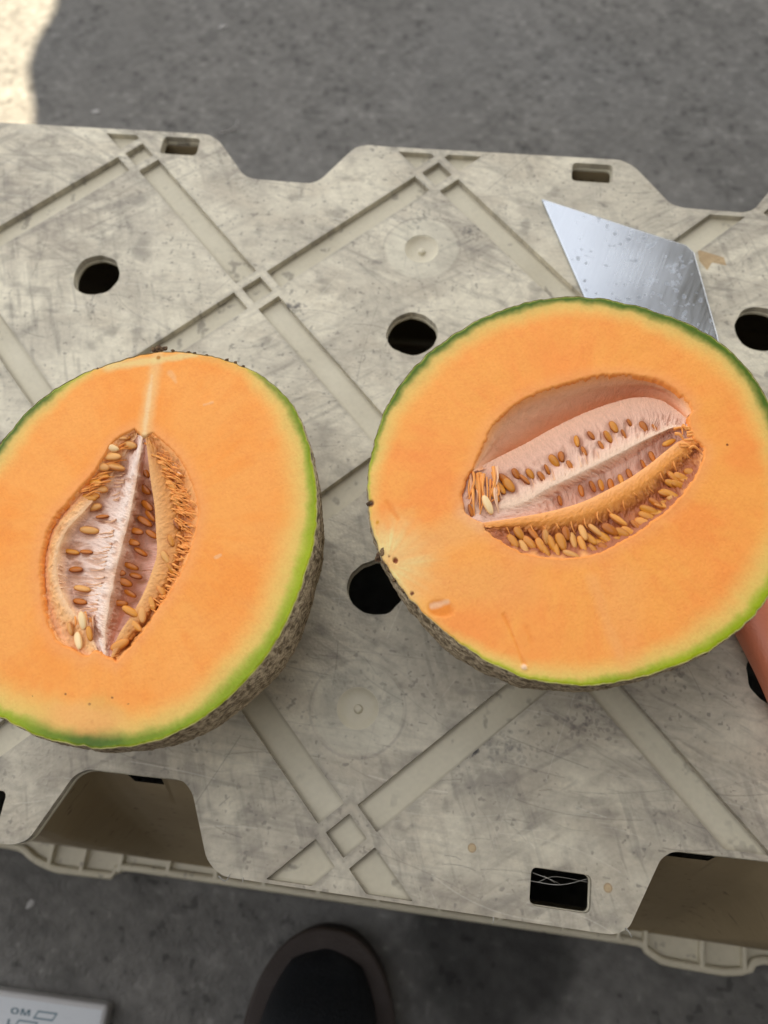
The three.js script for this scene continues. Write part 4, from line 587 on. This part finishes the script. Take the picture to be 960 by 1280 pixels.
// ---------------------------------------------------------------- knife
{
  const q = (x, y, h = 0.0024) => { const p = at(x, y, h); return [p.x, p.z]; };
  const tip = q(677, 248), c1 = q(858, 306), c2 = q(868, 315), r1 = q(897, 418), l1 = q(728, 365);
  const ext = (a, b, z) => { const t = (z - a[1]) / (b[1] - a[1]); return [a[0] + (b[0] - a[0]) * t, z]; };
  const base = [0.138, 0, 0.02];
  const k = thing('knife', 'broad slanted steel knife under the right melon half with an orange handle', 'knife', base);
  const L2 = (p) => [p[0] - base[0], p[1] - base[2]];
  const le = ext(tip, l1, 0.028), re = ext(c2, r1, 0.012); re[0] -= 0.004;
  const out = [tip, c1, c2, r1, re, [re[0] - 0.004, 0.030], [le[0] + 0.012, 0.030], le].map(L2);
  const s = new THREE.Shape(); out.forEach(([x, z], i) => (i ? s.lineTo(x, -z) : s.moveTo(x, -z))); s.closePath();
  const g = new THREE.ExtrudeGeometry(s, { depth: 0.0010, bevelEnabled: true, bevelThickness: 0.0006, bevelSize: 0.0012, bevelOffset: -0.0012, bevelSegments: 3 });
  g.rotateX(-Math.PI / 2); g.translate(0, 0.0009, 0); planarUV(g);
  const bn = tileNoise(6, 3, 1, 26), sp = tileNoise(44, 2), cl = tileNoise(4, 3);
  const steel = dataTex(TN, TN, (i, j) => { let v = 0.56 + 0.06 * bn(i, j) + 0.17 * cl(i, j); const d = sp(i, j); v = v + (0.2 - v) * 0.55 * sst(0.46, 0.70, d); return [v * 0.92, v * 1.0, v * 1.10]; });
  const sr = dataTex(TN, TN, (i, j) => 0.20 + 0.10 * cl(i, j) + 0.06 * bn(i, j) + 0.2 * sst(0.42, 0.62, sp(i, j)), false);
  const st = (t) => { const c = rep(t, 0.12); c.rotation = -1.3; return c; };
  part('blade', g, new THREE.MeshStandardMaterial({ map: st(steel), roughnessMap: st(sr), roughness: 1, metalness: 1, bumpMap: st(steel), bumpScale: 0.00003 }), k);
  const h0 = at(949, 775, 0.012), h1 = at(1012, 912, 0.012), dir = new THREE.Vector3(h1.x - h0.x, 0, h1.z - h0.z).normalize(), side = new THREE.Vector3(dir.z, 0, -dir.x);
  const len = 0.125, start = new THREE.Vector3(h0.x, 0, h0.z).addScaledVector(dir, -0.022);
  const hg = gridGeo(28, 60, (i, j) => {
    const a = i / 28 * 2 * Math.PI, t = j / 59, e = Math.pow(Math.max(0, 1 - Math.pow(Math.abs(2 * t - 1), 14)), 0.5), w = 0.0102 * (1 + 0.10 * Math.sin(t * 9 + 1.2) - 0.12 * sst(0.25, 0, t)) * e, hh = 0.0088 * e;
    const sq = (v) => Math.sign(v) * Math.pow(Math.abs(v), 0.75), c = start.clone().addScaledVector(dir, len * t).addScaledVector(side, w * sq(Math.cos(a)));
    return { p: [c.x - base[0], 0.0094 + hh * sq(Math.sin(a)), c.z - base[2]], uv: [a * 0.01, t * len] };
  }, true);
  part('handle', hg, new THREE.MeshPhysicalMaterial({ color: new THREE.Color(0.72, 0.215, 0.11), roughness: 0.42, clearcoat: 0.25, clearcoatRoughness: 0.35, bumpMap: rep(grainTile, 0.05), bumpScale: 0.0002 }), k);
  const fg = new THREE.CylinderGeometry(0.0075, 0.0082, 0.006, 20); fg.scale(1, 1, 0.72); fg.rotateX(Math.PI / 2); fg.rotateY(Math.atan2(dir.x, dir.z)); fg.translate(start.x - base[0] - dir.x * 0.0005, 0.0066, start.z - base[2] - dir.z * 0.0005);
  part('ferrule', fg, new THREE.MeshStandardMaterial({ color: new THREE.Color(0.55, 0.55, 0.56), metalness: 1, roughness: 0.35 }), k);
}

// ---------------------------------------------------------------- carton on the ground
{
  const H = 0.014, y = GY + H, a = at(135, 1257, y), b = at(0, 1238, y), e = new THREE.Vector3(b.x - a.x, 0, b.z - a.z).normalize();
  const w = 0.26, dpt = 0.2, c = thing('carton', 'flat white carton printed with check boxes on the ground beside the boot', 'box', [a.x, GY, a.z]);
  c.rotation.y = Math.atan2(-e.z, e.x) + Math.PI;               // the far right top corner is the origin; -x runs left along the far edge
  const cvs = document.createElement('canvas'); cvs.width = 1024; cvs.height = 788; const t = cvs.getContext('2d');
  t.fillStyle = '#c9ced2'; t.fillRect(0, 0, 1024, 788);
  for (let i = 0; i < 3000; i++) { t.fillStyle = `rgba(${rnd() < 0.5 ? '120,120,124' : '236,238,240'},${rr(0.02, 0.08)})`; t.fillRect(rr(0, 1024), rr(0, 788), rr(2, 30), rr(1, 3)); }
  const sc = 1024 / w, U = (x) => 1024 + x * sc, V = (z) => z * sc;
  t.fillStyle = '#46606c'; t.strokeStyle = '#56707c'; t.font = 'bold 20px sans-serif'; t.textAlign = 'right';
  const box = (x, z) => { t.lineWidth = 3.4; (t.beginPath(), t.moveTo(U(x), V(z)), t.lineTo(U(x + 0.0125), V(z)), t.lineTo(U(x + 0.0105), V(z + 0.0040)), t.lineTo(U(x - 0.002), V(z + 0.0040)), t.closePath(), t.stroke()); };
  t.save(); t.setTransform(1.7, 0, 0, 1, U(-0.0495), V(0.0118)); t.fillText('OM', 0, 0); t.restore(); box(-0.0450, 0.0085); t.save(); t.setTransform(1.7, 0, 0, 1, U(-0.060), V(0.0185)); t.fillText('L', 0, 0); t.restore(); box(-0.0565, 0.0150);
  const tx = new THREE.CanvasTexture(cvs); tx.colorSpace = THREE.SRGBColorSpace; tx.flipY = false;
  const g = new RoundedBoxGeometry(w, H, dpt, 3, 0.003); g.translate(-w / 2, H / 2, dpt / 2);
  const p = g.attributes.position, uv = new Float32Array(p.count * 2); for (let i = 0; i < p.count; i++) { uv[2 * i] = 1 + p.getX(i) / w; uv[2 * i + 1] = p.getZ(i) / (788 / sc); } g.setAttribute('uv', new THREE.BufferAttribute(uv, 2));
  const plain = new THREE.MeshStandardMaterial({ color: new THREE.Color(0.5, 0.5, 0.5), roughness: 0.7 });
  part('box_body', g, plain, c);
  const top = new THREE.PlaneGeometry(w - 0.006, dpt - 0.006, 1, 1); top.rotateX(-Math.PI / 2); top.translate(-w / 2, H + 0.0003, dpt / 2);
  const tp = top.attributes.position, tu = new Float32Array(8); for (let i = 0; i < 4; i++) { tu[2 * i] = 1 + tp.getX(i) / w; tu[2 * i + 1] = tp.getZ(i) / (788 / sc); } top.setAttribute('uv', new THREE.BufferAttribute(tu, 2));
  part('printed_top', top, new THREE.MeshStandardMaterial({ map: tx, roughness: 0.65 }), c);
}

// ---------------------------------------------------------------- boot
{
  const tip = at(408, 1159, GY + 0.028), b = thing('boot', 'dark leather boot with a brown welt standing toe first below the crate', 'boot', [tip.x + 0.003, GY, tip.z]);
  b.rotation.y = 0.03;
  const LEN = 0.295, half = (s) => { const toe = Math.sqrt(clamp(1 - Math.pow(1 - clamp(s / 0.27), 2.3))); const waist = 1 - 0.2 * sst(0.35, 0.6, s) + 0.06 * sst(0.65, 0.85, s); const heel = Math.sqrt(clamp(1 - Math.pow(clamp((s - 0.86) / 0.14), 2.4))); return 0.0465 * toe * waist * heel; };
  const mk = (off, y0, y1, rnd0) => { const pts = [], n = 60; for (let i = 0; i <= n; i++) { const w0 = i / n, s = w0 < 0.5 ? 2 * w0 * w0 : 1 - 2 * (1 - w0) * (1 - w0); pts.push([half(s) + (half(s) > 0 ? off : 0), s * LEN]); } const s = new THREE.Shape(); pts.forEach(([w, z], i) => (i ? s.lineTo(w, -z) : s.moveTo(0, 0))); for (let i = n - 1; i > 0; i--) s.lineTo(-pts[i][0], -pts[i][1]); s.closePath(); const g = new THREE.ExtrudeGeometry(s, { depth: y1 - y0 - 2 * rnd0, bevelEnabled: true, bevelThickness: rnd0, bevelSize: rnd0, bevelOffset: -rnd0, bevelSegments: 3 }); g.rotateX(-Math.PI / 2); g.translate(0, y0 + rnd0, 0); return planarUV(g); };
  part('sole', mk(0.0015, 0, 0.022, 0.002), new THREE.MeshStandardMaterial({ color: new THREE.Color(0.03, 0.024, 0.02), roughness: 0.8, bumpMap: rep(grainTile, 0.06), bumpScale: 0.0006 }), b);
  part('welt', mk(0.003, 0.0218, 0.029, 0.0025), new THREE.MeshStandardMaterial({ color: new THREE.Color(0.024, 0.0145, 0.0105), roughness: 0.6, bumpMap: rep(grainTile, 0.04), bumpScale: 0.0005 }), b);
  const leather = new THREE.MeshPhysicalMaterial({ specularIntensity: 0.6, color: new THREE.Color(0.006, 0.008, 0.011), roughness: 0.5, bumpMap: rep(grainTile, 0.03), bumpScale: 0.0006 });
  const up = gridGeo(40, 70, (i, j) => {
    const a = i / 39 * Math.PI, s = j / 69, z = 0.012 + s * (LEN - 0.02), w = Math.max(0, half(0.035 + s * 0.94) - 0.0085), top = 0.012 + 0.042 * sst(0, 0.16, s) + 0.055 * sst(0.28, 0.62, s) + 0.012 * sst(0.6, 0.8, s), cr2 = 0.0012 * Math.sin(s * 60) * sst(0.25, 0.3, s) * sst(0.5, 0.42, s);
    const k = s < 0.02 ? s / 0.02 : s > 0.985 ? (1 - s) / 0.015 : 1;
    return { p: [Math.sign(Math.cos(a)) * Math.pow(Math.abs(Math.cos(a)), 0.8) * w * (0.2 + 0.8 * k), 0.027 + (top + cr2) * Math.pow(Math.sin(a), 0.75) * (0.2 + 0.8 * k), z], uv: [a * 0.04, z] };
  });
  part('upper', up, leather, b);
  const sh = gridGeo(36, 24, (i, j) => { const a = i / 36 * 2 * Math.PI, t = j / 23, w = 0.034 + 0.008 * t, l = 0.052 + 0.004 * t + 0.012 * (1 - t); return { p: [w * Math.cos(a), 0.07 + 0.14 * t + 0.001 * Math.sin(t * 30 + a * 2), LEN * 0.72 + 0.006 * t + l * Math.sin(a)], uv: [a * 0.04, t * 0.14] }; }, true);
  part('shaft', sh, leather, b);
  const lace = new THREE.MeshStandardMaterial({ color: new THREE.Color(0.03, 0.026, 0.022), roughness: 0.8 });
  for (let i = 0; i < 4; i++) { const z = 0.125 + i * 0.017, y = 0.027 + 0.012 + 0.042 + 0.055 * sst(0.28, 0.62, z / LEN) + 0.001; part('lace', tube([[-0.02, y - 0.008, z - 0.004], [0, y + 0.002, z], [0.02, y - 0.008, z + 0.006]], 0.0018, 0.0018, 10, 6), lace, b); }
}

// ---------------------------------------------------------------- scraps on the ground
{
  const pale = new THREE.MeshStandardMaterial({ color: new THREE.Color(0.34, 0.335, 0.32), roughness: 0.8 });
  const list = [['pale paper scrap lying on the ground above the white carton', 'paper scrap', 38, 1130, 0.0026, 0.9], ['tiny white scrap on the shaded ground near the sunlit patch', 'paper scrap', 119, 139, 0.0028, 0.2], ['pale grey pebble at the upper right of the shaded ground', 'pebble', 278, 33, 0.0030, 0.4]];
  list.forEach(([label, cat, px, py, r, a]) => { const p = at(px, py, GY + 0.001), g = new THREE.IcosahedronGeometry(r, 2), q = g.attributes.position; for (let k = 0; k < q.count; k++) { const n = 1 + 0.5 * vn(q.getX(k) * 400 + px, q.getY(k) * 400, q.getZ(k) * 400); q.setXYZ(k, q.getX(k) * n * 1.3, q.getY(k) * n * 0.25, q.getZ(k) * n * 0.7); } g.computeVertexNormals(); const o = new THREE.Mesh(g, pale); o.name = numbered(cat === 'pebble' ? 'pebble' : 'paper_scrap'); o.position.set(p.x, GY + r * 0.22, p.z); o.rotation.y = a; o.castShadow = o.receiveShadow = true; o.userData = { label, category: cat }; scene.add(o); });
  const st = [[276, 52], [292, 44], [297, 34], [300, 22]].map(([x, y]) => { const p = at(x, y + 0, GY + 0.002); return p; });
  const c0 = st[0]; const tw = new THREE.Mesh(tube([[276, 166], [287, 163], [295, 158], [297, 150]].map(([x, y]) => { const p = at(x, y, GY + 0.002); return [p.x - c0.x, 0.001, p.z - c0.z]; }), 0.0007, 0.0004, 12, 6), pale); tw.name = 'straw'; tw.position.set(c0.x, GY + 0.001, c0.z); tw.userData = { label: 'thin curled straw on the ground past the far crate edge', category: 'straw' }; scene.add(tw);
}

renderer.render(scene, camera);
